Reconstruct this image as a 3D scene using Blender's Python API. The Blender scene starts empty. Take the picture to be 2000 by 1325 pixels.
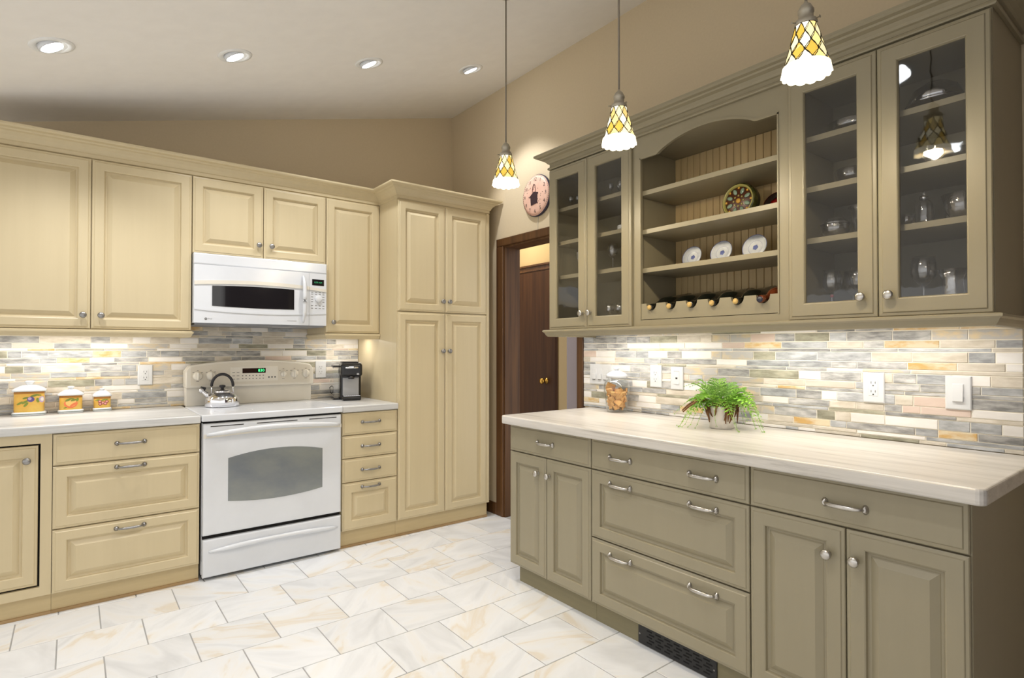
import bpy, bmesh, math, random
from mathutils import Vector
PI = math.pi
scene = bpy.context.scene
C = scene.collection

# ------------------------------------------------------------------ camera, world, exposure
cam = bpy.data.cameras.new('camera')
cam.lens = 19.903; cam.sensor_width = 36.0; cam.shift_y = 0.0026; cam.clip_start = 0.05
camo = bpy.data.objects.new('camera', cam); C.objects.link(camo)
camo.location = (0, 0, 1.28)
camo.rotation_euler = (math.radians(90.7), 0, math.radians(52.19 - 90))
scene.camera = camo

w = bpy.data.worlds.new('world'); scene.world = w; w.use_nodes = True
bgn = w.node_tree.nodes['Background']
bgn.inputs[0].default_value = (1.0, 0.985, 0.96, 1); bgn.inputs[1].default_value = 0.96
vs = scene.view_settings
vs.view_transform = 'Standard'; vs.look = 'None'; vs.gamma = 1.0; vs.use_curve_mapping = False
vs.exposure = 0.50
scene.cycles.max_bounces = 9; scene.cycles.transparent_max_bounces = 24
scene.cycles.caustics_reflective = False; scene.cycles.caustics_refractive = False
scene.cycles.sample_clamp_indirect = 6.0

CAN_POWER = 27.0        # recessed spots (cool white)
PENDANT_POWER = 8.5
STRIP_POWER = 2.6       # watts per metre of under cabinet strip

# ------------------------------------------------------------------ materials
def lin(c):
    return c / 12.92 if c <= 0.04045 else ((c + 0.055) / 1.055) ** 2.4
def S(r, g, b):
    return (lin(r / 255), lin(g / 255), lin(b / 255), 1)
MATS = {}
def base(name):
    m = bpy.data.materials.new(name); m.use_nodes = True
    nt = m.node_tree; b = nt.nodes['Principled BSDF']
    MATS[name] = m
    return m, nt, b
def pm(name, c1, c2, scale=(3, 3, 3), rough=0.45, metal=0.0, bump=0.0, detail=4, lo=0.35, hi=0.65,
       per_object=0.0, spec=0.5, noise_scale=1.0, coat=0.0, bump_dist=0.002, rot=(0, 0, 0), hue=0.0):
    """noise driven two-colour surface; per_object shifts the pattern from one piece to the next"""
    m, nt, b = base(name)
    N = nt.nodes; L = nt.links
    tc = N.new('ShaderNodeTexCoord'); mp = N.new('ShaderNodeMapping')
    mp.inputs['Scale'].default_value = scale; mp.inputs['Rotation'].default_value = rot
    L.new(tc.outputs['Object'], mp.inputs['Vector'])
    src = mp.outputs['Vector']
    if per_object:
        oi = N.new('ShaderNodeObjectInfo')
        mu = N.new('ShaderNodeMath'); mu.operation = 'MULTIPLY'; mu.inputs[1].default_value = 97.0 * per_object
        L.new(oi.outputs['Random'], mu.inputs[0])
        va = N.new('ShaderNodeVectorMath'); va.operation = 'ADD'
        L.new(src, va.inputs[0]); L.new(mu.outputs[0], va.inputs[1]); src = va.outputs[0]
    nz = N.new('ShaderNodeTexNoise'); nz.inputs['Scale'].default_value = noise_scale
    nz.inputs['Detail'].default_value = detail; nz.inputs['Roughness'].default_value = 0.6
    L.new(src, nz.inputs['Vector'])
    cr = N.new('ShaderNodeValToRGB')
    cr.color_ramp.elements[0].position = lo; cr.color_ramp.elements[0].color = c1
    cr.color_ramp.elements[1].position = hi; cr.color_ramp.elements[1].color = c2
    L.new(nz.outputs['Fac'], cr.inputs['Fac'])
    col = cr.outputs['Color']
    if per_object and hue:
        hs = N.new('ShaderNodeHueSaturation')
        mr = N.new('ShaderNodeMapRange'); mr.inputs[3].default_value = 1 - hue; mr.inputs[4].default_value = 1 + hue
        L.new(oi.outputs['Random'], mr.inputs[0]); L.new(mr.outputs[0], hs.inputs['Value'])
        L.new(col, hs.inputs['Color']); col = hs.outputs['Color']
    L.new(col, b.inputs['Base Color'])
    b.inputs['Roughness'].default_value = rough; b.inputs['Metallic'].default_value = metal
    b.inputs['Specular IOR Level'].default_value = spec
    if coat:
        b.inputs['Coat Weight'].default_value = coat; b.inputs['Coat Roughness'].default_value = 0.08
    if bump:
        bp = N.new('ShaderNodeBump'); bp.inputs['Strength'].default_value = bump
        bp.inputs['Distance'].default_value = bump_dist
        L.new(nz.outputs['Fac'], bp.inputs['Height']); L.new(bp.outputs['Normal'], b.inputs['Normal'])
    return m
def flat(name, c, rough=0.5, metal=0.0, spec=0.5, coat=0.0):
    k = tuple(min(1, x * 1.05) for x in c[:3]) + (1,)
    return pm(name, c, k, (5, 5, 5), rough, metal, 0, spec=spec, coat=coat)
def emis(name, c, strength):
    m, nt, b = base(name)
    b.inputs['Base Color'].default_value = c
    b.inputs['Emission Color'].default_value = c; b.inputs['Emission Strength'].default_value = strength
    return m
def thin_glass(name, tint, refl=1.0, rough=0.02, ior=1.45, wave=0.0, floor=0.0):
    m = bpy.data.materials.new(name); m.use_nodes = True; MATS[name] = m
    nt = m.node_tree; N = nt.nodes; L = nt.links
    for n in list(N):
        if n.type != 'OUTPUT_MATERIAL': N.remove(n)
    out = [n for n in N if n.type == 'OUTPUT_MATERIAL'][0]
    tr = N.new('ShaderNodeBsdfTransparent'); tr.inputs[0].default_value = tint
    gl = N.new('ShaderNodeBsdfGlossy'); gl.inputs['Roughness'].default_value = rough
    gl.inputs[0].default_value = (1, 1, 1, 1)
    fr = N.new('ShaderNodeLayerWeight'); fr.inputs['Blend'].default_value = 0.5
    pw = N.new('ShaderNodeMath'); pw.operation = 'POWER'; pw.inputs[1].default_value = 4.0
    L.new(fr.outputs['Facing'], pw.inputs[0])
    f0 = ((ior - 1) / (ior + 1)) ** 2
    sc = N.new('ShaderNodeMath'); sc.operation = 'MULTIPLY_ADD'; sc.inputs[1].default_value = 1 - f0; sc.inputs[2].default_value = f0
    L.new(pw.outputs[0], sc.inputs[0])
    mu = N.new('ShaderNodeMath'); mu.operation = 'MULTIPLY_ADD'; mu.use_clamp = True
    mu.inputs[1].default_value = refl; mu.inputs[2].default_value = floor
    L.new(sc.outputs[0], mu.inputs[0])
    mx = N.new('ShaderNodeMixShader'); L.new(mu.outputs[0], mx.inputs[0])
    L.new(tr.outputs[0], mx.inputs[1]); L.new(gl.outputs[0], mx.inputs[2])
    L.new(mx.outputs[0], out.inputs['Surface'])
    if wave:
        tc = N.new('ShaderNodeTexCoord'); nz = N.new('ShaderNodeTexNoise'); nz.inputs['Scale'].default_value = wave
        L.new(tc.outputs['Object'], nz.inputs['Vector'])
        bp = N.new('ShaderNodeBump'); bp.inputs['Strength'].default_value = 0.5; bp.inputs['Distance'].default_value = 0.002
        L.new(nz.outputs['Fac'], bp.inputs['Height'])
        L.new(bp.outputs[0], gl.inputs['Normal']); L.new(bp.outputs[0], fr.inputs['Normal'])
    return m

pm('cream', S(201, 185, 149), S(204, 188, 152), (22, 22, 1.2), 0.36)
pm('sage', S(146, 137, 113), S(148, 139, 115), (20, 20, 2), 0.36)
pm('sage_shadow_side', S(96, 88, 84), S(102, 93, 89), (3, 3, 3), 0.45)
pm('cabinet_inside', S(138, 131, 110), S(144, 137, 115), (3, 3, 3), 0.55)
pm('bead', S(192, 166, 120), S(200, 175, 128), (30, 30, 1.5), 0.5, per_object=1, hue=0.04)
flat('gap_black', S(22, 19, 16), 0.9)
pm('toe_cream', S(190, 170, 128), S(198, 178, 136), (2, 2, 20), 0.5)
pm('shoe_strip', S(150, 122, 82), S(168, 138, 96), (2, 2, 20), 0.5)
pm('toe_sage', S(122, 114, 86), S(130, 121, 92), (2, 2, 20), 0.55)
pm('wall_paint', S(208, 191, 160), S(211, 194, 163), (2, 2, 2), 0.85, bump=0.05, noise_scale=40)
pm('hall_paint', S(186, 165, 125), S(190, 169, 129), (2, 2, 2), 0.85)
pm('lavender_paint', S(176, 168, 176), S(180, 172, 180), (2, 2, 2), 0.85)
pm('shade_wall_paint', S(84, 74, 86), S(88, 78, 90), (2, 2, 2), 0.85)  # dark paint for the added wall that shades the cabinet ends
pm('ceiling_paint', S(242, 239, 235), S(245, 242, 238), (1.2, 1.2, 1.2), 0.9, bump=0.12, noise_scale=9, bump_dist=0.006)
pm('grout', S(240, 232, 214), S(244, 238, 224), (9, 9, 9), 0.9)
pm('floor_grout', S(164, 163, 161), S(174, 173, 171), (9, 9, 9), 0.9)
pm('dark_wood', S(64, 40, 22), S(100, 68, 38), (28, 28, 1.3), 0.45, spec=0.35, bump=0.05, lo=0.3, hi=0.7)
pm('door_wood', S(58, 36, 22), S(78, 50, 29), (22, 22, 1.1), 0.6, spec=0.25, lo=0.3, hi=0.7)
pm('slate_grey', S(134, 133, 130), S(198, 195, 190), (15, 15, 55), 0.7, bump=0.6, detail=9, per_object=1, hue=0.16, bump_dist=0.003)
pm('slate_blue', S(146, 147, 147), S(200, 200, 199), (14, 14, 50), 0.7, bump=0.55, detail=9, per_object=1, hue=0.16, bump_dist=0.003)
pm('slate_olive', S(130, 127, 108), S(176, 171, 150), (14, 14, 50), 0.7, bump=0.55, detail=9, per_object=1, hue=0.16, bump_dist=0.003)
pm('stone_beige', S(192, 181, 162), S(222, 213, 198), (12, 12, 40), 0.65, bump=0.4, detail=8, per_object=1, hue=0.1, bump_dist=0.002)
pm('stone_white', S(226, 220, 212), S(240, 236, 230), (5, 5, 16), 0.5, bump=0.12, per_object=1, hue=0.05)
pm('stone_pink', S(206, 184, 168), S(222, 202, 188), (5, 5, 16), 0.6, bump=0.12, per_object=1, hue=0.06)
pm('stone_ochre', S(204, 164, 100), S(220, 204, 172), (13, 13, 32), 0.65, bump=0.45, detail=8, per_object=1, hue=0.1, lo=0.38, hi=0.58)
pm('stone_mixed', S(186, 182, 176), S(214, 194, 156), (11, 11, 26), 0.65, bump=0.5, detail=8, per_object=1, hue=0.1, lo=0.46, hi=0.62)

def floor_tile_mat():
    m, nt, b = base('marble_tile'); N = nt.nodes; L = nt.links
    tc = N.new('ShaderNodeTexCoord'); oi = N.new('ShaderNodeObjectInfo')
    mu = N.new('ShaderNodeMath'); mu.operation = 'MULTIPLY'; mu.inputs[1].default_value = 61.0
    L.new(oi.outputs['Random'], mu.inputs[0])
    va = N.new('ShaderNodeVectorMath'); va.operation = 'ADD'
    L.new(tc.outputs['Object'], va.inputs[0]); L.new(mu.outputs[0], va.inputs[1])
    rt = N.new('ShaderNodeVectorRotate'); rt.rotation_type = 'Z_AXIS'
    mu2 = N.new('ShaderNodeMath'); mu2.operation = 'MULTIPLY'; mu2.inputs[1].default_value = 6.28
    L.new(oi.outputs['Random'], mu2.inputs[0]); L.new(mu2.outputs[0], rt.inputs['Angle'])
    L.new(va.outputs[0], rt.inputs['Vector'])
    mp = N.new('ShaderNodeMapping'); mp.inputs['Scale'].default_value = (2.2, 6.5, 1)
    L.new(rt.outputs[0], mp.inputs['Vector'])
    n1 = N.new('ShaderNodeTexNoise'); n1.inputs['Scale'].default_value = 1.0; n1.inputs['Detail'].default_value = 5
    n1.inputs['Distortion'].default_value = 1.0
    L.new(mp.outputs[0], n1.inputs['Vector'])
    cr = N.new('ShaderNodeValToRGB'); e = cr.color_ramp.elements
    e[0].position = 0.30; e[0].color = S(216, 217, 218)
    e[1].position = 0.50; e[1].color = S(233, 234, 235)
    a = cr.color_ramp.elements.new(0.60); a.color = S(233, 231, 227)
    a = cr.color_ramp.elements.new(0.645); a.color = S(226, 217, 202)
    a = cr.color_ramp.elements.new(0.70); a.color = S(231, 228, 223)
    L.new(n1.outputs['Fac'], cr.inputs['Fac'])
    hs = N.new('ShaderNodeHueSaturation')
    mr = N.new('ShaderNodeMapRange'); mr.inputs[3].default_value = 0.95; mr.inputs[4].default_value = 1.03
    L.new(oi.outputs['Random'], mr.inputs[0]); L.new(mr.outputs[0], hs.inputs['Value'])
    L.new(cr.outputs[0], hs.inputs['Color']); L.new(hs.outputs[0], b.inputs['Base Color'])
    b.inputs['Roughness'].default_value = 0.42
    mp2 = N.new('ShaderNodeMapping'); mp2.inputs['Scale'].default_value = (10, 40, 10)
    L.new(rt.outputs[0], mp2.inputs['Vector'])
    n2 = N.new('ShaderNodeTexNoise'); n2.inputs['Scale'].default_value = 1; n2.inputs['Detail'].default_value = 4
    L.new(mp2.outputs[0], n2.inputs['Vector'])
    bp = N.new('ShaderNodeBump'); bp.inputs['Strength'].default_value = 0.25; bp.inputs['Distance'].default_value = 0.002
    L.new(n2.outputs['Fac'], bp.inputs['Height']); L.new(bp.outputs[0], b.inputs['Normal'])
floor_tile_mat()
def counter_mat(name, c0, c1, c2, rough=0.3):
    m, nt, b = base(name); N = nt.nodes; L = nt.links
    tc = N.new('ShaderNodeTexCoord'); mp = N.new('ShaderNodeMapping'); mp.inputs['Scale'].default_value = (1.6, 22, 40)
    L.new(tc.outputs['Object'], mp.inputs['Vector'])
    n1 = N.new('ShaderNodeTexNoise'); n1.inputs['Scale'].default_value = 1; n1.inputs['Detail'].default_value = 6
    n1.inputs['Roughness'].default_value = 0.68; n1.inputs['Distortion'].default_value = 0.3
    L.new(mp.outputs[0], n1.inputs['Vector'])
    cr = N.new('ShaderNodeValToRGB'); e = cr.color_ramp.elements
    e[0].position = 0.28; e[0].color = c0
    e[1].position = 0.44; e[1].color = c1
    a = cr.color_ramp.elements.new(0.66); a.color = c2
    L.new(n1.outputs['Fac'], cr.inputs['Fac']); L.new(cr.outputs[0], b.inputs['Base Color'])
    b.inputs['Roughness'].default_value = rough
counter_mat('counter_grey', S(156, 155, 152), S(196, 195, 192), S(213, 212, 209))
counter_mat('counter_beige', S(150, 144, 136), S(196, 191, 183), S(212, 207, 200))

flat('white_gloss', S(214, 216, 219), 0.18, spec=0.5)
flat('white_matte', S(232, 232, 230), 0.55)
flat('plate_white', S(212, 212, 211), 0.35)
flat('bisque_gloss', S(218, 212, 199), 0.2)
flat('bisque_panel', S(206, 198, 182), 0.35)
flat('grey_vent', S(130, 130, 132), 0.5)
flat('print_grey', S(96, 94, 90), 0.6)
flat('slot_dark', S(60, 58, 55), 0.6)
flat('black_glass', S(26, 24, 26), 0.06, spec=0.7)
m = pm('oven_glass', S(112, 118, 124), S(134, 138, 134), (3, 3, 5), 0.12, spec=0.8)
flat('display_dark', S(40, 24, 16), 0.15)
emis('display_green', (0.05, 1.0, 0.25, 1), 1.6)
emis('display_dim', (0.05, 0.5, 0.2, 1), 0.10)
pm('nickel', S(178, 174, 168), S(198, 194, 188), (40, 8, 8), 0.3, metal=1.0)
pm('pewter', S(140, 138, 136), S(160, 158, 156), (40, 8, 8), 0.34, metal=1.0)
pm('chrome', S(225, 225, 228), S(235, 235, 238), (3, 3, 3), 0.06, metal=1.0)
pm('silver', S(200, 202, 206), S(212, 214, 218), (3, 3, 3), 0.12, metal=1.0)
pm('brass', S(190, 150, 70), S(210, 170, 90), (3, 3, 3), 0.2, metal=1.0)
pm('pendant_metal', S(172, 164, 148), S(186, 178, 162), (8, 8, 8), 0.45, metal=0.5)
flat('cord_grey', S(130, 120, 106), 0.7)
flat('lead', S(46, 38, 22), 0.5, metal=0.3)
flat('black_plastic', S(24, 23, 24), 0.25)
flat('black_soft', S(30, 28, 30), 0.5)
flat('grey_plastic', S(170, 170, 172), 0.35)
flat('dark_plastic', S(44, 42, 42), 0.35)
flat('vent_black', S(28, 27, 27), 0.45)
flat('hole_black', S(6, 6, 6), 0.9)
thin_glass('pane_glass', (0.90, 0.90, 0.90, 1), 1.0, 0.03, 1.5, wave=9.0)
thin_glass('clear_glass', (0.90, 0.91, 0.92, 1), 1.8, 0.05, 1.5, floor=0.09)
thin_glass('jar_glass', (0.97, 0.98, 0.98, 1), 1.0, 0.02, 1.45)
thin_glass('cut_glass', (0.84, 0.84, 0.83, 1), 1.6, 0.08, 1.5, wave=120.0, floor=0.22)
thin_glass('amber_glass', (0.75, 0.62, 0.16, 1), 1.4, 0.03, 1.5, floor=0.03)
thin_glass('lilac_glass', (0.66, 0.56, 0.68, 1), 1.4, 0.08, 1.5, floor=0.12)
thin_glass('rose_glass', (0.82, 0.55, 0.48, 1), 1.4, 0.05, 1.5, floor=0.06)
flat('ruby_glass', S(150, 20, 26), 0.08, spec=0.8)
flat('wine_bottle', S(18, 20, 15), 0.08, spec=0.8)
flat('rose_bottle', S(104, 48, 22), 0.1, spec=0.8)
pm('cork', S(190, 156, 92), S(220, 190, 122), (60, 60, 60), 0.7)
flat('navy_foil', S(34, 38, 56), 0.4)
pm('cookie', S(190, 130, 66), S(222, 172, 104), (30, 30, 30), 0.8, bump=0.5, per_object=1, hue=0.1)
pm('canister_yellow', S(232, 176, 70), S(244, 206, 104), (10, 10, 10), 0.3)
flat('canister_green', S(60, 90, 80), 0.3)
flat('plum_purple', S(96, 80, 140), 0.4); flat('plum_light', S(190, 166, 200), 0.4)
flat('apple_red', S(226, 120, 72), 0.4); flat('apple_light', S(236, 190, 110), 0.4)
flat('cherry_red', S(140, 50, 62), 0.4); flat('cherry_pink', S(226, 160, 150), 0.4)
flat('leaf_paint', S(126, 140, 50), 0.4)
flat('rim_brown', S(176, 118, 40), 0.4)
pm('leaf', S(122, 176, 58), S(176, 218, 92), (14, 14, 14), 0.45, per_object=1, hue=0.22)
pm('leaf_dark', S(104, 150, 62), S(160, 198, 100), (14, 14, 14), 0.45, per_object=1, hue=0.2)
pm('root', S(84, 54, 30), S(134, 92, 54), (30, 30, 30), 0.8)
flat('pot_white', S(222, 216, 208), 0.35)
flat('soil', S(60, 42, 28), 0.9)
pm('clock_face', S(226, 178, 158), S(236, 198, 176), (8, 8, 8), 0.5)
flat('clock_rim', S(40, 36, 60), 0.4); flat('clock_ink', S(52, 30, 36), 0.6); flat('clock_brown', S(84, 42, 44), 0.6)
pm('china', S(196, 200, 206), S(214, 217, 222), (30, 30, 30), 0.25)
flat('china_blue', S(92, 104, 160), 0.3)
pm('majolica_green', S(46, 54, 24), S(96, 90, 44), (30, 30, 30), 0.25)
flat('majolica_dark', S(74, 36, 20), 0.3); flat('majolica_rim', S(150, 142, 74), 0.3)
flat('majolica_petal', S(120, 140, 122), 0.2); flat('majolica_amber', S(196, 150, 60), 0.2)
flat('red_lacquer', S(130, 22, 18), 0.2); flat('black_lacquer', S(34, 22, 18), 0.2)
emis('can_lens', (0.93, 0.97, 1.0, 1), 14.0)
emis('strip_lens', (1.0, 0.97, 0.91, 1), 5.0)
emis('bulb_glow', (1.0, 0.90, 0.72, 1), 12.0)

def shade_glass(name, c1, c2, e):
    m, nt, b = base(name); N = nt.nodes; L = nt.links
    oi = N.new('ShaderNodeObjectInfo'); cr = N.new('ShaderNodeValToRGB')
    cr.color_ramp.elements[0].color = c1; cr.color_ramp.elements[1].color = c2
    cr.color_ramp.elements[0].position = 0.35; cr.color_ramp.elements[1].position = 0.65
    L.new(oi.outputs['Random'], cr.inputs['Fac'])
    L.new(cr.outputs[0], b.inputs['Base Color']); L.new(cr.outputs[0], b.inputs['Emission Color'])
    b.inputs['Emission Strength'].default_value = e; b.inputs['Roughness'].default_value = 0.25
shade_glass('glass_amber', (0.80, 0.50, 0.07, 1), (1.0, 0.88, 0.52, 1), 0.55)
shade_glass('glass_cream', (0.95, 0.72, 0.24, 1), (1.0, 0.93, 0.68, 1), 0.85)
shade_glass('glass_skirt', (1.0, 0.90, 0.66, 1), (1.0, 0.96, 0.82, 1), 1.0)

# ------------------------------------------------------------------ mesh helpers
XW, YW = 2.60, 4.20            # inner faces of the right wall and the back wall
FR = {}                        # thing name -> (frame, u0, w0, z0)
def thing(name, label, cat, frame, u0, w0, z0, group=None, kind=None):
    """Empty at a thing's base. frame B: along the back wall (u = x), frame R: along the right wall
    (u = -y), w = distance out from the wall; frame W: plain world x, y, z."""
    o = bpy.data.objects.new(name, None); C.objects.link(o); o.empty_display_size = 0.05
    place(o, frame, u0, w0, z0)
    if label: o['label'] = label
    if cat: o['category'] = cat
    if group: o['group'] = group
    if kind: o['kind'] = kind
    return o
def place(o, frame, u0, w0, z0):
    if frame == 'B': o.location = (u0, YW - w0, z0)
    elif frame == 'R': o.location = (XW - w0, -u0, z0); o.rotation_euler = (0, 0, -PI / 2)
    else: o.location = (u0, w0, z0)
    FR[o.name] = (frame, u0, w0, z0)
def tag(o, label, cat, group=None, kind=None):
    if label: o['label'] = label
    if cat: o['category'] = cat
    if group: o['group'] = group
    if kind: o['kind'] = kind
    return o

class MB:
    def __init__(s): s.v = []; s.f = []; s.sm = []
    def add(s, vs, fs, smooth=False):
        n = len(s.v); s.v += [tuple(p) for p in vs]
        s.f += [tuple(i + n for i in f) for f in fs]; s.sm += [smooth] * len(fs)
        return s
    def box(s, u0, u1, w0, w1, z0, z1):
        a = [(u, w_, z) for z in (z0, z1) for w_ in (w0, w1) for u in (u0, u1)]
        return s.add(a, [(0, 1, 3, 2), (4, 6, 7, 5), (0, 4, 5, 1), (2, 3, 7, 6), (0, 2, 6, 4), (1, 5, 7, 3)])
    def rings(s, u0, u1, z0, z1, prof, cap=True, back=True):
        """nested rectangles: prof = [(inset, w)] — a profiled front from the back edge to the middle"""
        n = len(s.v)
        for ins, w_ in prof:
            s.v += [(u0 + ins, w_, z0 + ins), (u1 - ins, w_, z0 + ins), (u1 - ins, w_, z1 - ins), (u0 + ins, w_, z1 - ins)]
        for k in range(len(prof) - 1):
            a = n + 4 * k; b = a + 4
            for i in range(4):
                j = (i + 1) % 4
                s.f.append((a + i, a + j, b + j, b + i)); s.sm.append(False)
        e = n + 4 * (len(prof) - 1)
        if cap: s.f.append((e, e + 1, e + 2, e + 3)); s.sm.append(False)
        if back and cap: s.f.append((n + 3, n + 2, n + 1, n)); s.sm.append(False)
        if not cap:
            for i in range(4):
                j = (i + 1) % 4
                s.f.append((e + i, e + j, n + j, n + i)); s.sm.append(False)
        return s
    def lathe(s, prof, seg=20, c=(0, 0, 0), axis='z', smooth=True, sx=1.0, sy=1.0, expo=2.0, ang=0.0, close=True, ripple=0):
        """prof = [(r, h)]; axis z or w; expo > 2 gives a rounded square"""
        n = len(s.v)
        for k, (r, h) in enumerate(prof):
            for i in range(seg):
                t = 2 * PI * i / seg + ang
                ca, sa = math.cos(t), math.sin(t)
                q = 1.0
                if expo != 2.0: q = 1.0 / ((abs(ca) ** expo + abs(sa) ** expo) ** (1 / expo))
                rr = r * q
                if ripple and k >= len(prof) - 2: rr *= 1 + 0.06 * math.cos(ripple * t)
                x, y = rr * ca * sx, rr * sa * sy
                if axis == 'z': s.v.append((c[0] + x, c[1] + y, c[2] + h))
                elif axis == 'w': s.v.append((c[0] + x, c[1] + h, c[2] + y))
                else: s.v.append((c[0] + h, c[1] + x, c[2] + y))
        for k in range(len(prof) - 1):
            for i in range(seg):
                j = (i + 1) % seg
                s.f.append((n + k * seg + i, n + k * seg + j, n + (k + 1) * seg + j, n + (k + 1) * seg + i)); s.sm.append(smooth)
        if close:
            s.f.append(tuple(n + i for i in range(seg))[::-1]); s.sm.append(False)
            e = n + (len(prof) - 1) * seg
            s.f.append(tuple(e + i for i in range(seg))); s.sm.append(False)
        return s
    def tube(s, pts, rad, seg=8, smooth=True, flat_=1.0):
        """round bar through pts; rad is one number or one per point"""
        n = len(s.v); P = [Vector(p) for p in pts]
        if not hasattr(rad, '__len__'): rad = [rad] * len(P)
        up = Vector((0, 0, 1))
        for k, p in enumerate(P):
            d = (P[min(k + 1, len(P) - 1)] - P[max(k - 1, 0)])
            d = d.normalized() if d.length else Vector((1, 0, 0))
            a = d.cross(up)
            if a.length < 1e-3: a = d.cross(Vector((0, 1, 0)))
            a.normalize(); b = a.cross(d).normalized()
            for i in range(seg):
                t = 2 * PI * i / seg
                s.v.append(tuple(p + a * math.cos(t) * rad[k] + b * math.sin(t) * rad[k] * flat_))
        for k in range(len(P) - 1):
            for i in range(seg):
                j = (i + 1) % seg
                s.f.append((n + k * seg + i, n + k * seg + j, n + (k + 1) * seg + j, n + (k + 1) * seg + i)); s.sm.append(smooth)
        s.f.append(tuple(n + i for i in range(seg))[::-1]); s.sm.append(False)
        e = n + (len(P) - 1) * seg
        s.f.append(tuple(e + i for i in range(seg))); s.sm.append(False)
        return s
    def sweep(s, path, prof, cap=True):
        """moulding: path = [(u, w)] with axis-aligned legs, prof = [(p, z)], p out to the left of travel"""
        n = len(s.v); m = len(prof); k = len(path)
        nor = []
        for i in range(k - 1):
            du, dw = path[i + 1][0] - path[i][0], path[i + 1][1] - path[i][1]
            l = math.hypot(du, dw); nor.append((-dw / l, du / l))
        for i in range(k):
            a = nor[max(i - 1, 0)]; b = nor[min(i, k - 2)]
            o = (a[0] + b[0], a[1] + b[1]) if (a != b) else a
            for p, z in prof: s.v.append((path[i][0] + o[0] * p, path[i][1] + o[1] * p, z))
        for i in range(k - 1):
            for j in range(m):
                j2 = (j + 1) % m
                s.f.append((n + i * m + j, n + i * m + j2, n + (i + 1) * m + j2, n + (i + 1) * m + j)); s.sm.append(False)
        if cap:
            s.f.append(tuple(n + j for j in range(m))); s.sm.append(False)
            s.f.append(tuple(n + (k - 1) * m + j for j in range(m))[::-1]); s.sm.append(False)
        return s
    def strip(s, us, lo, hi, w0, w1):
        """board in the u-z plane between curves lo(u) and hi(u), thickness w0..w1"""
        n = len(s.v)
        for u in us:
            s.v += [(u, w0, lo(u)), (u, w1, lo(u)), (u, w1, hi(u)), (u, w0, hi(u))]
        for k in range(len(us) - 1):
            a = n + 4 * k; b = a + 4
            for i in range(4):
                j = (i + 1) % 4
                s.f.append((a + i, b + i, b + j, a + j)); s.sm.append(False)
        e = n + 4 * (len(us) - 1)
        s.f.append((n, n + 1, n + 2, n + 3)); s.f.append((e + 3, e + 2, e + 1, e)); s.sm += [False, False]
        return s
    def poly(s, pts, w0, w1):
        """convex outline in u-z extruded from w0 to w1"""
        n = len(s.v); k = len(pts)
        s.v += [(u, w0, z) for u, z in pts] + [(u, w1, z) for u, z in pts]
        s.f.append(tuple(n + i for i in range(k))[::-1]); s.f.append(tuple(n + k + i for i in range(k)))
        s.sm += [False, False]
        for i in range(k):
            j = (i + 1) % k
            s.f.append((n + i, n + j, n + k + j, n + k + i)); s.sm.append(False)
        return s
    def text(s, body, size, u, w_, z, align='CENTER', spacing=1.0):
        cu = bpy.data.curves.new('txt', 'FONT'); cu.body = body; cu.size = size; cu.align_x = align; cu.align_y = 'CENTER'
        cu.space_character = spacing; cu.resolution_u = 2
        ob = bpy.data.objects.new('txt', cu); C.objects.link(ob)
        dg = bpy.context.evaluated_depsgraph_get()
        me = bpy.data.meshes.new_from_object(ob.evaluated_get(dg))
        s.add([(u + v.co.x, w_, z + v.co.y) for v in me.vertices], [tuple(p.vertices) for p in me.polygons])
        bpy.data.objects.remove(ob); bpy.data.curves.remove(cu); bpy.data.meshes.remove(me)
        return s
    def mesh(s, name, mat, frame, off):
        if frame in ('B', 'R'):
            vv = [(u - off[0], -(w_ - off[1]), z - off[2]) for u, w_, z in s.v]
        else:
            vv = [(x - off[0], y - off[1], z - off[2]) for x, y, z in s.v]
        me = bpy.data.meshes.new(name); me.from_pydata(vv, [], s.f)
        me.polygons.foreach_set('use_smooth', s.sm)
        bm = bmesh.new(); bm.from_mesh(me); bmesh.ops.recalc_face_normals(bm, faces=bm.faces); bm.to_mesh(me); bm.free()
        me.materials.append(MATS[mat]); me.update()
        return me
    def build(s, name, mat, parent=None, frame='W', off=None, bevel=0.0, seg=2):
        """one mesh object; under a parent it inherits that parent's frame and origin"""
        if parent is not None:
            fr, a, b, c = FR[parent.name]; o_ = (a, b, c)
        else:
            fr = frame; o_ = off or (0, 0, 0)
        o = bpy.data.objects.new(name, s.mesh(name, mat, fr, o_)); C.objects.link(o)
        if parent is not None:
            o.parent = parent; FR[o.name] = (fr,) + o_
        else:
            place(o, fr, *o_)
        if bevel:
            bv = o.modifiers.new('bevel', 'BEVEL'); bv.width = bevel; bv.segments = seg; bv.limit_method = 'ANGLE'
            bv.angle_limit = math.radians(40)
        return o
def shared(name, me, parent, u, w_, z):
    """child that shares a mesh made around (0,0,0) in u, w, z order"""
    fr, a, b, c = FR[parent.name]
    o = bpy.data.objects.new(name, me); C.objects.link(o); o.parent = parent
    o.location = (u - a, -(w_ - b), z - c) if fr in 'BR' else (u - a, w_ - b, z - c)
    FR[o.name] = FR[parent.name]
    return o
def struct(o): o['kind'] = 'structure'; return o

random.seed(7)
# ------------------------------------------------------------------ the room
CE0, CES = 3.29, 0.258
def ceil_z(x): return CE0 + CES * (x - 2.6)

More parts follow.
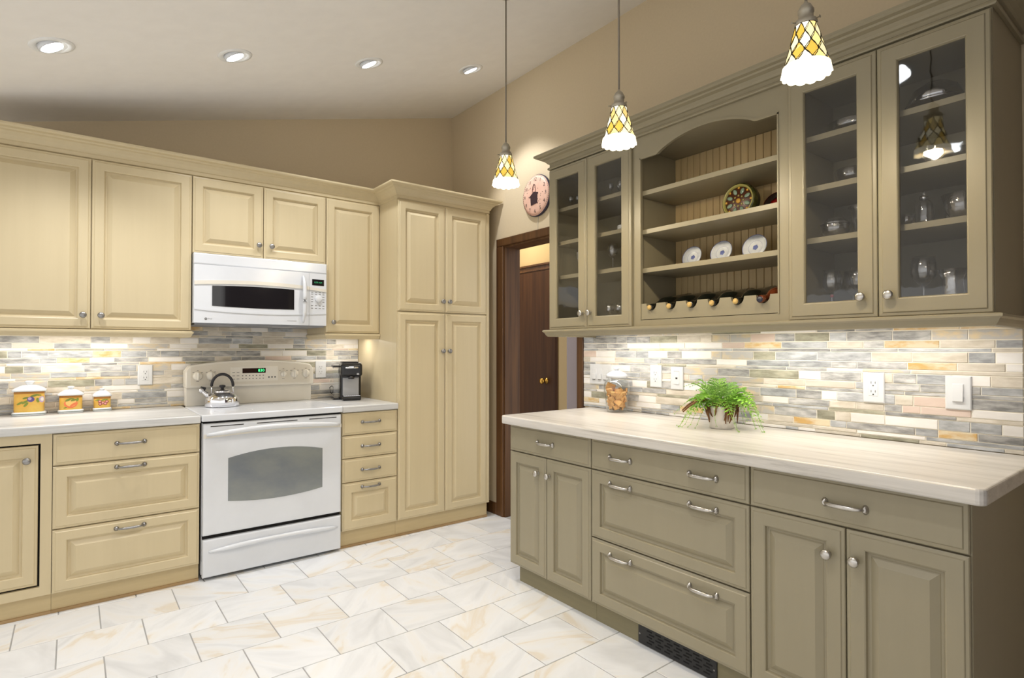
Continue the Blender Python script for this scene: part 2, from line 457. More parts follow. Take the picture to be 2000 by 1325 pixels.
def room():
    fl = struct(MB().box(-2.6, 2.75, -2.9, 4.3, -0.06, -0.0025).build('floor', 'floor_grout'))
    PX, PY = 0.3135, 0.2945
    me = {}
    for r in range(-2, 14):
        y1 = 3.502 - PY * (r + 0); y0 = y1 - PY
        if y1 < -0.4 or y0 > 3.75: continue
        off = 0.112 + (0 if r % 2 == 0 else PX / 2)
        for k in range(-6, 10):
            x0 = off + PX * k; x1 = x0 + PX
            if x1 < -1.5 or x0 > 2.58: continue
            x1c = min(x1, 2.598)
            if x1c - x0 < 0.03: continue
            g = 0.0025
            wd, hd = round(x1c - x0 - 2 * g, 4), round(PY - 2 * g, 4)
            if (wd, hd) not in me:
                b = MB(); c = 0.0012
                q = [(0, 0, -0.012), (wd, 0, -0.012), (wd, hd, -0.012), (0, hd, -0.012),
                     (0, 0, -c), (wd, 0, -c), (wd, hd, -c), (0, hd, -c), (c, c, 0), (wd - c, c, 0), (wd - c, hd - c, 0), (c, hd - c, 0)]
                f = [(3, 2, 1, 0), (8, 9, 10, 11)]
                for i in range(4):
                    j = (i + 1) % 4
                    f += [(i, j, 4 + j, 4 + i), (4 + i, 4 + j, 8 + j, 8 + i)]
                b.add(q, f); me[(wd, hd)] = b.mesh('floor_tile', 'marble_tile', 'W', (0, 0, 0))
            t = bpy.data.objects.new('floor_tile', me[(wd, hd)]); C.objects.link(t); t.parent = fl
            t.location = (x0 + g, y0 + g, -0.0002 * random.random())
    b = MB(); xs = (-2.6, 2.75)
    b.add([(x, y, ceil_z(x) + d) for d in (0, 0.1) for y in (-2.9, 4.3) for x in xs],
          [(0, 1, 3, 2), (4, 6, 7, 5), (0, 4, 5, 1), (2, 3, 7, 6), (0, 2, 6, 4), (1, 5, 7, 3)])
    struct(b.build('ceiling', 'ceiling_paint'))
    b = MB(); b.add([(-2.6, y, 0) for y in (YW, YW + 0.12)] + [(XW, y, 0) for y in (YW, YW + 0.12)] +
                    [(-2.6, y, ceil_z(-2.6)) for y in (YW, YW + 0.12)] + [(XW, y, ceil_z(XW)) for y in (YW, YW + 0.12)],
                    [(0, 2, 6, 4), (1, 5, 7, 3), (0, 1, 3, 2), (4, 6, 7, 5), (0, 4, 5, 1), (2, 3, 7, 6)])
    struct(b.build('wall_back', 'wall_paint'))
    T = 0.143; ct = CE0 + 0.02
    b = MB()
    b.box(XW, XW + T, -2.8, 2.640, 0, ct); b.box(XW, XW + T, 3.450, YW + 0.12, 0, ct)
    b.box(XW, XW + T, 2.640, 3.450, 2.066, ct)
    struct(b.build('wall_right', 'wall_paint'))
    struct(MB().box(1.25, XW, -0.42, -0.30, 0, ceil_z(1.25)).build('added_shade_wall', 'shade_wall_paint'))  # partition added out of view to keep rear light off the sage end panels
    # doorway: casing and jambs of dark wood
    dr = thing('door_1', None, None, 'R', -3.04, 0, 0, kind='structure')
    def casing(u0, u1, z0, z1): return MB().rings(u0, u1, z0, z1, [(0, 0.0), (0, 0.012), (0.004, 0.017), (0.010, 0.018)])
    casing(-3.530, -3.446, 0, 2.062).build('casing', 'dark_wood', dr)
    casing(-2.648, -2.590, 0, 2.062).build('casing', 'dark_wood', dr)
    casing(-3.530, -2.590, 2.062, 2.122).build('head_casing', 'dark_wood', dr)
    MB().box(-3.452, -3.436, -T, 0.002, 0, 2.066).build('jamb', 'dark_wood', dr)
    MB().box(-2.654, -2.640, -T, 0.002, 0, 2.066).build('jamb', 'dark_wood', dr)
    MB().box(-3.436, -2.654, -T, 0.002, 2.050, 2.066).build('head_jamb', 'dark_wood', dr)
    struct(MB().rings(-3.80, -3.532, 0.0, 0.088, [(0, 0.0), (0, 0.012), (0.006, 0.016)]).build('baseboard_right', 'dark_wood', frame='R', off=(-3.66, 0, 0)))
    # the hall beyond
    struct(MB().box(XW + T, 5.2, 2.2, 5.4, -0.06, 0.0).build('floor', 'floor_grout', off=(3.9, 3.8, -0.06)))
    hw = struct(MB().box(3.60, 3.70, 3.922, 5.4, 0, 2.7).build('wall_hall', 'hall_paint'))
    struct(MB().box(4.60, 4.70, 2.2, 5.4, 0, 2.7).build('wall_far', 'lavender_paint'))
    struct(MB().box(2.75, 3.60, 5.3, 5.4, 0, 2.7).build('wall_side', 'hall_paint'))
    struct(MB().box(XW + T, 5.2, 2.2, 5.4, 2.7, 2.78).build('ceiling', 'ceiling_paint', off=(3.9, 3.8, 2.7)))
    d2 = thing('door_2', None, None, 'W', 3.58, 4.34, 0, kind='structure')
    MB().box(3.562, 3.598, 3.935, 4.745, 0.008, 2.028).build('door_leaf', 'door_wood', d2, bevel=0.002)
    b = MB(); b.box(3.575, 3.599, 3.935, 4.83, 2.032, 2.10); b.box(3.560, 3.599, 3.935, 4.83, 2.086, 2.104); b.box(3.566, 3.599, 3.935, 4.83, 2.040, 2.056)
    b.build('head_trim', 'dark_wood', d2, bevel=0.002)
    b = MB(); b.lathe([(0.030, 0), (0.030, 0.004), (0.012, 0.008), (0.010, 0.035), (0.026, 0.045), (0.030, 0.058), (0.022, 0.068), (0.004, 0.07)], 16, (0, 0, 0), 'z')
    b.v = [(3.562 - z, 4.060 + x, 0.973 + y) for x, y, z in b.v]
    b.build('door_knob', 'brass', d2)
    t = thing('light_switch', 'pale switch plate on the lavender wall seen through the doorway', 'light switch', 'W', 4.597, 4.58, 1.17)
    MB().box(4.592, 4.599, 4.545, 4.615, 1.11, 1.23).build('cover_plate', 'plate_white', t, bevel=0.002)
    MB().box(4.586, 4.592, 4.572, 4.588, 1.155, 1.185).build('toggle', 'plate_white', t)
    l = bpy.data.lights.new('hall_lamp', 'AREA'); l.energy = 9; l.size = 0.3; l.color = (1, 0.86, 0.62)
    o = bpy.data.objects.new('hall_lamp', l); C.objects.link(o); o.location = (3.15, 4.3, 2.66)
    t = thing('hall_ceiling_light', 'round flush light on the hall ceiling', 'ceiling light', 'W', 3.15, 4.3, 2.66)
    MB().lathe([(0.15, 2.70), (0.15, 2.685), (0.13, 2.68)], 24, (3.15, 4.3, 0)).build('fixture_base', 'white_matte', t)
room()

# ------------------------------------------------------------------ hardware meshes (shared)
def knob_mesh(mat):
    return MB().lathe([(0.009, 0), (0.009, 0.002), (0.006, 0.005), (0.0055, 0.012), (0.010, 0.016), (0.0158, 0.020),
                       (0.0165, 0.0235), (0.0135, 0.0275), (0.007, 0.0295), (0.001, 0.030)], 18, axis='w').mesh('knob', mat, 'B', (0, 0, 0))
def pull_mesh(mat, L, oval):
    b = MB(); n = 14; pts = []; rad = []
    for i in range(n + 1):
        s_ = -1 + 2 * i / n
        e = 1 - abs(s_) ** 5
        pts.append((s_ * L / 2 * 0.985, 0.006 + 0.021 * e, 0.0)); rad.append(0.0042 + 0.0024 * (1 - s_ * s_))
    b.tube(pts, rad, 10, flat_=1.15 if oval else 1.0)
    for sg in (-1, 1):
        if oval: b.lathe([(0.0001, 0.0), (0.0095, 0.0), (0.0095, 0.003), (0.0065, 0.0065), (0.0045, 0.012)], 14, (sg * L / 2, 0, 0), 'w', sy=1.55)
        else: b.lathe([(0.0001, 0.0), (0.0115, 0.0), (0.0115, 0.003), (0.008, 0.007), (0.0045, 0.013)], 16, (sg * L / 2, 0, 0), 'w')
    return b.mesh('pull', mat, 'B', (0, 0, 0))
KN_L, KN_R = knob_mesh('pewter'), knob_mesh('nickel')
PU_L, PU_R = pull_mesh('pewter', 0.118, False), pull_mesh('nickel', 0.118, True)

TH = 0.020
def door_prof(w0, fw=0.058):
    return [(0, w0), (0, w0 + 0.013), (0.0025, w0 + 0.0155), (0.010, w0 + 0.0165), (0.0125, w0 + 0.0195), (0.014, w0 + 0.020),
            (fw - 0.007, w0 + 0.020), (fw - 0.003, w0 + 0.0180), (fw - 0.0005, w0 + 0.0080), (fw + 0.003, w0 + 0.0055), (fw + 0.009, w0 + 0.0055),
            (fw + 0.011, w0 + 0.0070), (fw + 0.030, w0 + 0.0175), (fw + 0.0325, w0 + 0.0190)]
def slab_prof(w0):
    return [(0, w0), (0, w0 + 0.013), (0.0025, w0 + 0.0155), (0.012, w0 + 0.0165), (0.0145, w0 + 0.0195), (0.016, w0 + 0.020)]
def panel_door(root, u0, u1, z0, z1, w0, mat, knob=None, fw=0.058, kn=None, name='door'):
    g = 0.0020
    d = MB().rings(u0 + g, u1 - g, z0 + g, z1 - g, door_prof(w0, fw)).build(name, mat, root)
    if knob: shared('knob', kn, d, knob[0], w0 + TH, knob[1])
    return d
def drawer(root, u0, u1, z0, z1, w0, mat, pulls, pm_, raised=False, fw=0.058):
    g = 0.0022
    d = MB().rings(u0 + g, u1 - g, z0 + g, z1 - g, door_prof(w0, fw) if raised else slab_prof(w0)).build('drawer_front', mat, root)
    for u, z in pulls: shared('pull', pm_, d, u, w0 + TH, z)
    return d

# ------------------------------------------------------------------ cream cabinets on the back wall
def cream_cabinets():
    F = 0.669; U = 0.380; T0 = 0.012
    rail = [(0.0, 1.383), (0.004, 1.383), (0.012, 1.378), (0.012, 1.370), (0.006, 1.364), (0.002, 1.354), (-0.004, 1.346), (-0.018, 1.346), (-0.018, 1.383)]
    # upper double door
    t = thing('wall_cabinet', 'wide cream wall cabinet with two raised panel doors above the canisters', 'cabinet', 'B', 0.075, 0.2, 1.346)
    MB().box(-0.405, 0.5535, T0, U - 0.001, 1.383, 2.312).build('carcass', 'cream', t)
    panel_door(t, -0.405, 0.075, 1.386, 2.308, U, 'cream', (0.042, 1.460), kn=KN_L)
    panel_door(t, 0.075, 0.5535, 1.386, 2.308, U, 'cream', (0.120, 1.460), kn=KN_L)
    MB().sweep([(-0.405, U), (0.5335, U), (0.5335, T0)], [(p + 0.018, z) for p, z in rail]).build('light_rail', 'cream', t)
    # above the microwave
    t = thing('wall_cabinet', 'short cream wall cabinet with two doors directly above the microwave', 'cabinet', 'B', 0.954, 0.2, 1.846)
    MB().box(0.5545, 1.3535, T0, U - 0.001, 1.848, 2.312).build('carcass', 'cream', t)
    panel_door(t, 0.5545, 0.953, 1.850, 2.308, U, 'cream', (0.923, 1.931), kn=KN_L)
    panel_door(t, 0.953, 1.3535, 1.850, 2.308, U, 'cream', (0.999, 1.931), kn=KN_L)
    # single door
    t = thing('wall_cabinet', 'narrow single door cream wall cabinet between microwave and tall pantry', 'cabinet', 'B', 1.549, 0.2, 1.346)
    MB().box(1.3545, 1.7425, T0, U - 0.001, 1.383, 2.312).build('carcass', 'cream', t)
    panel_door(t, 1.3545, 1.7425, 1.386, 2.308, U, 'cream', (1.401, 1.460), kn=KN_L)
    MB().sweep([(1.375, T0), (1.375, U), (1.7425, U)], [(p + 0.018, z) for p, z in rail]).build('light_rail', 'cream', t)
    # pantry
    t = thing('pantry_cabinet', 'tall cream pantry cabinet with four raised panel doors', 'cabinet', 'B', 2.128, 0.35, 0)
    MB().box(1.745, 2.512, T0, F - 0.001, 0.108, 2.312).build('carcass', 'cream', t)
    MB().box(1.745, 2.505, T0, 0.655, 0, 0.1075).build('toe_kick', 'toe_cream', t)
    MB().box(1.745, 2.505, 0.655, 0.664, 0, 0.014).build('shoe_strip', 'shoe_strip', t)
    MB().rings(2.4855, 2.5115, 0.112, 2.308, [(0, F), (0, F + 0.010), (0.006, F + 0.012)]).build('filler_stile', 'cream', t)
    panel_door(t, 1.746, 2.1185, 0.112, 1.533, F, 'cream', (2.092, 1.262), kn=KN_L)
    panel_door(t, 2.1185, 2.485, 0.112, 1.533, F, 'cream', (2.146, 1.262), kn=KN_L)
    panel_door(t, 1.746, 2.1185, 1.537, 2.300, F, 'cream', (2.092, 1.617), kn=KN_L)
    panel_door(t, 2.1185, 2.485, 1.537, 2.300, F, 'cream', (2.146, 1.617), kn=KN_L)
    # crown
    cr = [(0.0, 2.3125), (0.004, 2.316), (0.004, 2.334), (0.010, 2.338), (0.013, 2.346), (0.022, 2.360), (0.038, 2.374),
          (0.050, 2.379), (0.054, 2.386), (0.070, 2.391), (0.076, 2.398), (0.076, 2.408), (-0.02, 2.408), (-0.02, 2.3125)]
    b = MB().sweep([(-0.405, U), (1.745, U), (1.745, F), (2.512, F), (2.512, T0)], [(p + 0.002, z) for p, z in cr])
    tag(b.build('crown_molding', 'cream', frame='B', off=(0.8, 0.3, 2.3125)), 'cream crown moulding stepping forward around the pantry top', 'crown molding')
    # base: inset door
    t = thing('base_cabinet', 'cream base cabinet at the left edge with a black gapped inset door', 'cabinet', 'B', -0.35, 0.35, 0)
    MB().box(-0.63, -0.074, T0, F - 0.012, 0.10, 0.8705).build('carcass', 'cream', t)
    MB().box(-0.575, -0.117, F - 0.012, F - 0.010, 0.143, 0.826).build('shadow_gap', 'gap_black', t)
    b = MB(); b.box(-0.117, -0.074, F - 0.012, F + 0.012, 0.10, 0.8705); b.box(-0.63, -0.117, F - 0.012, F + 0.012, 0.826, 0.8705)
    b.box(-0.63, -0.117, F - 0.012, F + 0.012, 0.10, 0.143)
    b.build('face_frame', 'cream', t)
    panel_door(t, -0.575, -0.1235, 0.150, 0.8195, F - 0.009, 'cream', (-0.167, 0.750), kn=KN_L)
    MB().box(-0.63, -0.074, T0, 0.655, 0, 0.0995).build('toe_kick', 'toe_cream', t)
    MB().box(-0.63, -0.074, 0.655, 0.664, 0, 0.014).build('shoe_strip', 'shoe_strip', t)
    # base: three drawers
    t = thing('base_cabinet', 'cream base cabinet with three drawers between inset door and stove', 'cabinet', 'B', 0.245, 0.35, 0)
    MB().box(-0.073, 0.5575, T0, F - 0.001, 0.094, 0.8705).build('carcass', 'cream', t)
    drawer(t, -0.073, 0.5575, 0.712, 0.868, F, 'cream', [(0.241, 0.798)], PU_L)
    drawer(t, -0.073, 0.5575, 0.406, 0.711, F, 'cream', [(0.241, 0.678)], PU_L, True)
    drawer(t, -0.073, 0.5575, 0.097, 0.405, F, 'cream', [(0.241, 0.366)], PU_L, True)
    MB().box(-0.073, 0.5575, T0, 0.655, 0, 0.0935).build('toe_kick', 'toe_cream', t)
    MB().box(-0.073, 0.5575, 0.655, 0.664, 0, 0.014).build('shoe_strip', 'shoe_strip', t)
    # base: four drawers
    t = thing('base_cabinet', 'cream base cabinet with four small drawers between stove and pantry', 'cabinet', 'B', 1.55, 0.35, 0)
    MB().box(1.3585, 1.7435, T0, F - 0.001, 0.108, 0.8705).build('carcass', 'cream', t)
    for z0, z1, pz, r in ((0.722, 0.868, 0.802, False), (0.573, 0.7215, 0.647, False), (0.419, 0.5725, 0.494, False), (0.111, 0.4185, 0.383, True)):
        drawer(t, 1.3585, 1.7435, z0, z1, F, 'cream', [(1.552, pz)], PU_L, r, 0.066)
    MB().box(1.3585, 1.7435, T0, 0.655, 0, 0.1075).build('toe_kick', 'toe_cream', t)
    MB().box(1.3585, 1.7435, 0.655, 0.664, 0, 0.014).build('shoe_strip', 'shoe_strip', t)
    # worktops
    tag(MB().box(-0.63, 0.5585, 0.013, 0.702, 0.871, 0.912).build('worktop', 'counter_grey', frame='B', off=(-0.03, 0.35, 0.871), bevel=0.006, seg=3),
        'long grey streaked worktop carrying the yellow canisters', 'worktop')
    tag(MB().box(1.3575, 1.744, 0.013, 0.702, 0.871, 0.912).build('worktop', 'counter_grey', frame='B', off=(1.55, 0.35, 0.871), bevel=0.006, seg=3),
        'short grey worktop under the black coffee maker', 'worktop')
cream_cabinets()

# ------------------------------------------------------------------ stone strip backsplashes
STONES = [('slate_grey', 26), ('slate_blue', 20), ('slate_olive', 9), ('stone_beige', 20), ('stone_white', 22), ('stone_pink', 5), ('stone_ochre', 7), ('stone_mixed', 9)]
def backsplash(frame, u0, u1, ztop, label, holes):
    z_lo = 0.9125
    bs = MB().box(u0, u1, 0.0005, 0.0075, z_lo, ztop).build('backsplash', 'grout', frame=frame, off=((u0 + u1) / 2, 0, z_lo))
    tag(bs, label, 'backsplash')
    HS = [(0.0358, 'k'), (0.0262, 'm'), (0.0115, 's')]; g = 0.0038
    z = 1.347 + 0.0365 + 0.027 + 0.012 + 3 * g; k = 0
    while z > z_lo + 0.004:
        h = HS[k % 3][0]; z1 = min(z, ztop); z0 = max(z - h, z_lo + 0.0005)
        u = u0 + 0.001
        if z1 - z0 > 0.004:
            while u < u1 - 0.002:
                L = random.uniform(0.10, 0.30) if HS[k % 3][1] == 's' else random.choice([random.uniform(0.05, 0.11), random.uniform(0.11, 0.19), random.uniform(0.15, 0.25)])
                e = min(u + L, u1 - 0.001)
                if u1 - e < 0.04: e = u1 - 0.001
                mats, wt = zip(*STONES); mt = random.choices(mats, wt)[0]
                d = 0.0105 + random.uniform(-0.001, 0.0012); c = 0.0010
                q = [(u, 0.004), (e, 0.004)]
                b = MB().rings(u, e, z0, z1, [(0, 0.006), (0, d - c), (c, d)], back=False)
                b.build('tile', mt, bs)
                u = e + g
        z -= h + g; k += 1
    return bs
backsplash('B', -0.63, 1.7445, 1.44, 'mosaic stone strip backsplash behind stove and canisters', [])
backsplash('R', -2.588, -0.462, 1.375, 'mosaic stone strip backsplash behind fern and cookie jar', [])

# ------------------------------------------------------------------ sage cabinets on the right wall
def sage_base():
    F = 0.660
    t = thing('base_cabinet', 'sage base cabinet with one drawer over two doors nearest the doorway', 'cabinet', 'R', -2.186, 0.35, 0)
    MB().box(-2.497, -1.8755, 0.002, F - 0.001, 0.093, 0.866).build('carcass', 'sage', t)
    drawer(t, -2.497, -1.8755, 0.717, 0.864, F, 'sage', [(-2.197, 0.790)], PU_R)
    panel_door(t, -2.497, -2.192, 0.096, 0.7155, F, 'sage', (-2.252, 0.630), kn=KN_R)
    panel_door(t, -2.192, -1.8755, 0.096, 0.7155, F, 'sage', (-2.165, 0.630), kn=KN_R)
    MB().box(-2.454, -1.8755, 0.002, 0.640, 0, 0.0925).build('toe_kick', 'toe_sage', t)
    t = thing('base_cabinet', 'wide sage base cabinet with three drawers carrying paired pulls', 'cabinet', 'R', -1.482, 0.35, 0)
    MB().box(-1.8745, -1.0885, 0.002, F - 0.001, 0.093, 0.866).build('carcass', 'sage', t)
    for z0, z1, pz, r in ((0.717, 0.864, 0.788, False), (0.4015, 0.7155, 0.669, True), (0.096, 0.4005, 0.349, True)):
        drawer(t, -1.8745, -1.0885, z0, z1, F, 'sage', [(-1.694, pz), (-1.277, pz)], PU_R, r)
    MB().box(-1.8745, -1.0885, 0.002, 0.640, 0, 0.0925).build('toe_kick', 'toe_sage', t)
    t = thing('base_cabinet', 'sage base cabinet with one drawer over two doors nearest the camera', 'cabinet', 'R', -0.77, 0.35, 0)
    MB().box(-1.0875, -0.463, 0.002, F - 0.001, 0.093, 0.866).build('carcass', 'sage', t)
    MB().box(-0.4625, -0.4545, 0.002, F, 0.0, 0.866).build('end_panel', 'sage', t)
    drawer(t, -1.0875, -0.4555, 0.717, 0.864, F, 'sage', [(-0.769, 0.786)], PU_R)
    panel_door(t, -1.0875, -0.7695, 0.096, 0.7155, F, 'sage', (-0.819, 0.623), kn=KN_R)
    panel_door(t, -0.7695, -0.4555, 0.096, 0.7155, F, 'sage', (-0.738, 0.623), kn=KN_R)
    MB().box(-1.0875, -0.463, 0.002, 0.640, 0, 0.0925).build('toe_kick', 'toe_sage', t)
    # worktop with eased corners
    b = MB(); r = 0.022; u0, u1, w1 = -2.518, -0.410, 0.728
    pts = [(u0, 0.0128), (u0, w1 - r)] + [(u0 + r - r * math.cos(a), w1 - r + r * math.sin(a)) for a in (0.4, 0.8, 1.2)] + [(u0 + r, w1)]
    pts += [(u1 - r, w1)] + [(u1 - r + r * math.sin(a), w1 - r + r * math.cos(a)) for a in (0.4, 0.8, 1.2)] + [(u1, w1 - r), (u1, 0.0128)]
    n = len(pts)
    b.add([(u, q, 0.8665) for u, q in pts] + [(u, q, 0.912) for u, q in pts],
          [tuple(range(n))[::-1], tuple(range(n, 2 * n))] + [(i, (i + 1) % n, n + (i + 1) % n, n + i) for i in range(n)])
    tag(b.build('worktop', 'counter_beige', frame='R', off=(-1.46, 0.35, 0.8665), bevel=0.007, seg=3), 'long pale beige streaked worktop on the sage base cabinets', 'worktop')
    # floor register in the toe kick
    t = thing('floor_register', 'black slotted vent grille in the toe kick under wide sage drawers', 'vent', 'R', -1.43, 0.645, 0.003)
    MB().rings(-1.622, -1.242, 0.003, 0.086, [(0, 0.6405), (0, 0.645), (0.003, 0.647)]).build('grille_plate', 'vent_black', t)
    for rz in range(5):
        for k in range(7):
            u = -1.575 + 0.046 * k + (0.012 if rz % 2 else 0)
            z = 0.018 + 0.0125 * rz
            MB().box(u, u + 0.028, 0.6471, 0.6476, z, z + 0.006).build('slot', 'hole_black', t)
    for u in (-1.612, -1.252):
        MB().lathe([(0.004, 0.647), (0.004, 0.6485), (0.001, 0.649)], 10, (u, 0, 0.045), 'w').build('screw', 'pewter', t)
sage_base()

def glass_door(root, u0, u1, z0, z1, w0, mat, knob, fw=0.064):
    g = 0.0014
    pr = [(0, w0), (0, w0 + 0.013), (0.0025, w0 + 0.0155), (0.012, w0 + 0.0165), (0.0145, w0 + 0.0195), (0.016, w0 + 0.020),
          (fw - 0.006, w0 + 0.020), (fw - 0.003, w0 + 0.0185), (fw, w0 + 0.012), (fw, w0)]
    d = MB().rings(u0 + g, u1 - g, z0 + g, z1 - g, pr, cap=False).build('door', mat, root)
    MB().box(u0 + fw - 0.004, u1 - fw + 0.004, w0 + 0.006, w0 + 0.009, z0 + fw - 0.004, z1 - fw + 0.004).build('glass_pane', 'pane_glass', d)
    shared('knob', KN_R, d, knob[0], w0 + TH, knob[1])

ZB, ZT = 1.389, 2.326
def sage_uppers():
    W = 0.375
    def carcass(t, u0, u1, end_hi=None):
        th = 0.016
        MB().box(u0, u0 + th, 0.002, W - 0.0005, ZB, ZT + 0.006).build('side_panel', 'sage', t)
        MB().box(u1 - th, u1, 0.002, W - 0.0005, ZB, ZT + 0.006).build('side_panel', 'sage', t)
        MB().box(u0 + th, u1 - th, 0.002, W - 0.0005, ZT - 0.012, ZT + 0.006).build('top_panel', 'cabinet_inside', t)
        MB().box(u0 + th, u1 - th, 0.002, W - 0.0005, ZB, ZB + 0.018).build('bottom_panel', 'sage', t)
    def shelves(t, u0, u1):
        for z in (2.10, 1.905, 1.706):
            MB().box(u0 + 0.017, u1 - 0.017, 0.022, 0.352, z - 0.022, z).build('shelf', 'sage', t, bevel=0.0015)
    t = thing('display_cabinet', 'sage wall cabinet with two narrow glass doors nearest the doorway', 'cabinet', 'R', -2.18, 0.2, ZB)
    carcass(t, -2.492, -1.8715)
    MB().box(-2.476, -1.8875, 0.002, 0.020, ZB + 0.018, ZT - 0.012).build('back_panel', 'cabinet_inside', t)
    shelves(t, -2.492, -1.8715)
    glass_door(t, -2.492, -2.183, ZB, ZT, W, 'sage', (-2.212, 1.473)); glass_door(t, -2.183, -1.8715, ZB, ZT, W, 'sage', (-2.152, 1.473))
    t = thing('display_cabinet', 'sage wall cabinet with two glass doors nearest the camera', 'cabinet', 'R', -0.77, 0.2, ZB)
    carcass(t, -1.0845, -0.4595)
    MB().box(-1.0685, -0.4755, 0.002, 0.020, ZB + 0.018, ZT - 0.012).build('back_panel', 'cabinet_inside', t)
    shelves(t, -1.0845, -0.4595)
    glass_door(t, -1.0845, -0.7725, ZB, ZT, W, 'sage', (-0.821, 1.463)); glass_door(t, -0.7725, -0.4595, ZB, ZT, W, 'sage', (-0.735, 1.463))
    # open centre
    t = thing('open_cabinet', 'open sage plate rack cabinet with arched top and beadboard back', 'cabinet', 'R', -1.478, 0.2, ZB)
    u0, u1 = -1.8705, -1.0855; a0, a1 = -1.829, -1.127
    MB().box(u0, u0 + 0.014, 0.002, W - 0.021, ZB, ZT).build('side_panel', 'sage', t)
    MB().box(u1 - 0.014, u1, 0.002, W - 0.021, ZB, ZT).build('side_panel', 'sage', t)
    MB().box(u0 + 0.014, u1 - 0.014, 0.002, W - 0.021, ZT - 0.035, ZT).build('top_panel', 'sage', t)
    MB().box(u0 + 0.014, u1 - 0.014, 0.002, W - 0.021, ZB, ZB + 0.018).build('bottom_panel', 'sage', t)
    n = 20; pw = (u1 - u0 - 0.028) / n
    for i in range(n):
        a = u0 + 0.014 + pw * i
        b = MB().rings(a + 0.0008, a + pw - 0.0008, ZB + 0.018, ZT - 0.035, [(0, 0.040), (0, 0.048), (0.0022, 0.0515)], back=False)
        b.build('bead_plank', 'bead', t)
    for z in (2.067, 1.873, 1.680):
        MB().box(u0 + 0.0145, u1 - 0.0145, 0.052, W - 0.022, z - 0.023, z).build('shelf', 'sage', t, bevel=0.0015)
    def arch(u):
        c, h = -1.476, 0.250
        return 2.226 + 0.062 * max(0.0, 1 - ((u - c) / h) ** 2) ** 0.85
    us = [a0 + (a1 - a0) * i / 48 for i in range(49)]
    MB().strip(us, arch, lambda u: ZT + 0.006, W - 0.0205, W).build('arched_rail', 'sage', t)
    MB().strip(us, lambda u: arch(u) - 0.006, lambda u: arch(u) + 0.005, W - 0.004, W + 0.0035).build('arch_bead', 'sage', t)
    MB().box(u0, a0, W - 0.0205, W, ZB, ZT + 0.006).build('stile', 'sage', t)
    MB().box(a1, u1, W - 0.0205, W, ZB, ZT + 0.006).build('stile', 'sage', t)
    MB().box(a0, a0 + 0.006, W - 0.004, W + 0.0035, 1.42, 2.226).build('side_bead', 'sage', t)
    MB().box(a1 - 0.006, a1, W - 0.004, W + 0.0035, 1.42, 2.226).build('side_bead', 'sage', t)
    MB().box(a0, a1, W - 0.0205, W, ZB, 1.4205).build('bottom_rail', 'sage', t)
    cs = [-(1.4785 + 0.113 * (2.5 - i)) for i in range(6)]
    def scal(u):
        z = 1.501
        for c in cs:
            d = abs(u - c)
            if d < 0.030: z = min(z, 1.500 - math.sqrt(0.030 ** 2 - d * d) * 1.15)
        return z
    us = sorted(set([a0 + 0.002 + (a1 - a0 - 0.004) * i / 170 for i in range(171)] + [c + s_ * 0.02999 for c in cs for s_ in (-1, 1)]))
    MB().strip(us, lambda u: 1.4235, scal, W - 0.018, W - 0.001).build('bottle_rest', 'sage', t)
    MB().box(a0 + 0.002, a1 - 0.002, 0.11, 0.125, 1.4075, 1.4840).build('rear_rest', 'sage', t)
    # light rail and crown
    rail = [(0.0, 1.3885), (0.020, 1.3885), (0.026, 1.385), (0.026, 1.378), (0.018, 1.372), (0.012, 1.360), (0.006, 1.352), (0.0, 1.349), (-0.016, 1.349), (-0.016, 1.3885)]
    b = MB().sweep([(-2.492, 0.0135), (-2.492, 0.395), (-0.4595, 0.395), (-0.4595, 0.0135)], rail)
    tag(b.build('light_rail', 'sage', frame='R', off=(-1.47, 0.2, 1.349)), 'sage moulded light rail under the glass door cabinets', 'molding')
    cr = [(0.0, 2.3325), (0.010, 2.3325), (0.014, 2.337), (0.012, 2.345), (0.004, 2.350), (0.004, 2.366), (0.012, 2.369), (0.018, 2.376),
          (0.030, 2.386), (0.046, 2.392), (0.050, 2.398), (0.064, 2.402), (0.072, 2.408), (0.072, 2.418), (-0.03, 2.418), (-0.03, 2.3325)]
    b = MB().sweep([(-2.492, 0.0135), (-2.492, 0.378), (-0.4595, 0.378), (-0.4595, 0.0135)], cr)
    tag(b.build('crown_molding', 'sage', frame='R', off=(-1.47, 0.2, 2.3325)), 'sage stepped crown moulding along the right hand wall cabinets', 'crown molding')
sage_uppers()

# ------------------------------------------------------------------ lights of the room
def light(name, kind, loc, energy, color, **k):
    l = bpy.data.lights.new(name, kind); l.energy = energy; l.color = color
    for a, v in k.items(): setattr(l, a, v)
    o = bpy.data.objects.new(name, l); C.objects.link(o); o.location = loc
    return o
def strip_light(frame, u0, u1, w_, z, label, col):
    t = thing('strip_light', label, 'strip light', frame, (u0 + u1) / 2, w_, z - 0.018)
    MB().box(u0, u1, w_ - 0.022, w_ + 0.022, z - 0.012, z).build('housing', 'white_matte', t, bevel=0.002)
    MB().box(u0 + 0.01, u1 - 0.01, w_ - 0.018, w_ + 0.018, z - 0.018, z - 0.0121).build('lens', 'strip_lens', t)
    L = u1 - u0
    o = light('strip_lamp', 'AREA', (0, 0, 0), STRIP_POWER * L, col, shape='RECTANGLE', size=L - 0.03, size_y=0.034)
    if frame == 'B': o.location = ((u0 + u1) / 2, YW - w_, z - 0.0195)
    else: o.location = (XW - w_, -(u0 + u1) / 2, z - 0.0195); o.rotation_euler = (0, 0, PI / 2)
WARM = (1.0, 0.96, 0.90)
strip_light('B', -0.36, 0.34, 0.20, 1.383, 'under cabinet strip light above the yellow canisters', WARM)
strip_light('B', 1.40, 1.70, 0.20, 1.383, 'short under cabinet strip light above the coffee maker', WARM)
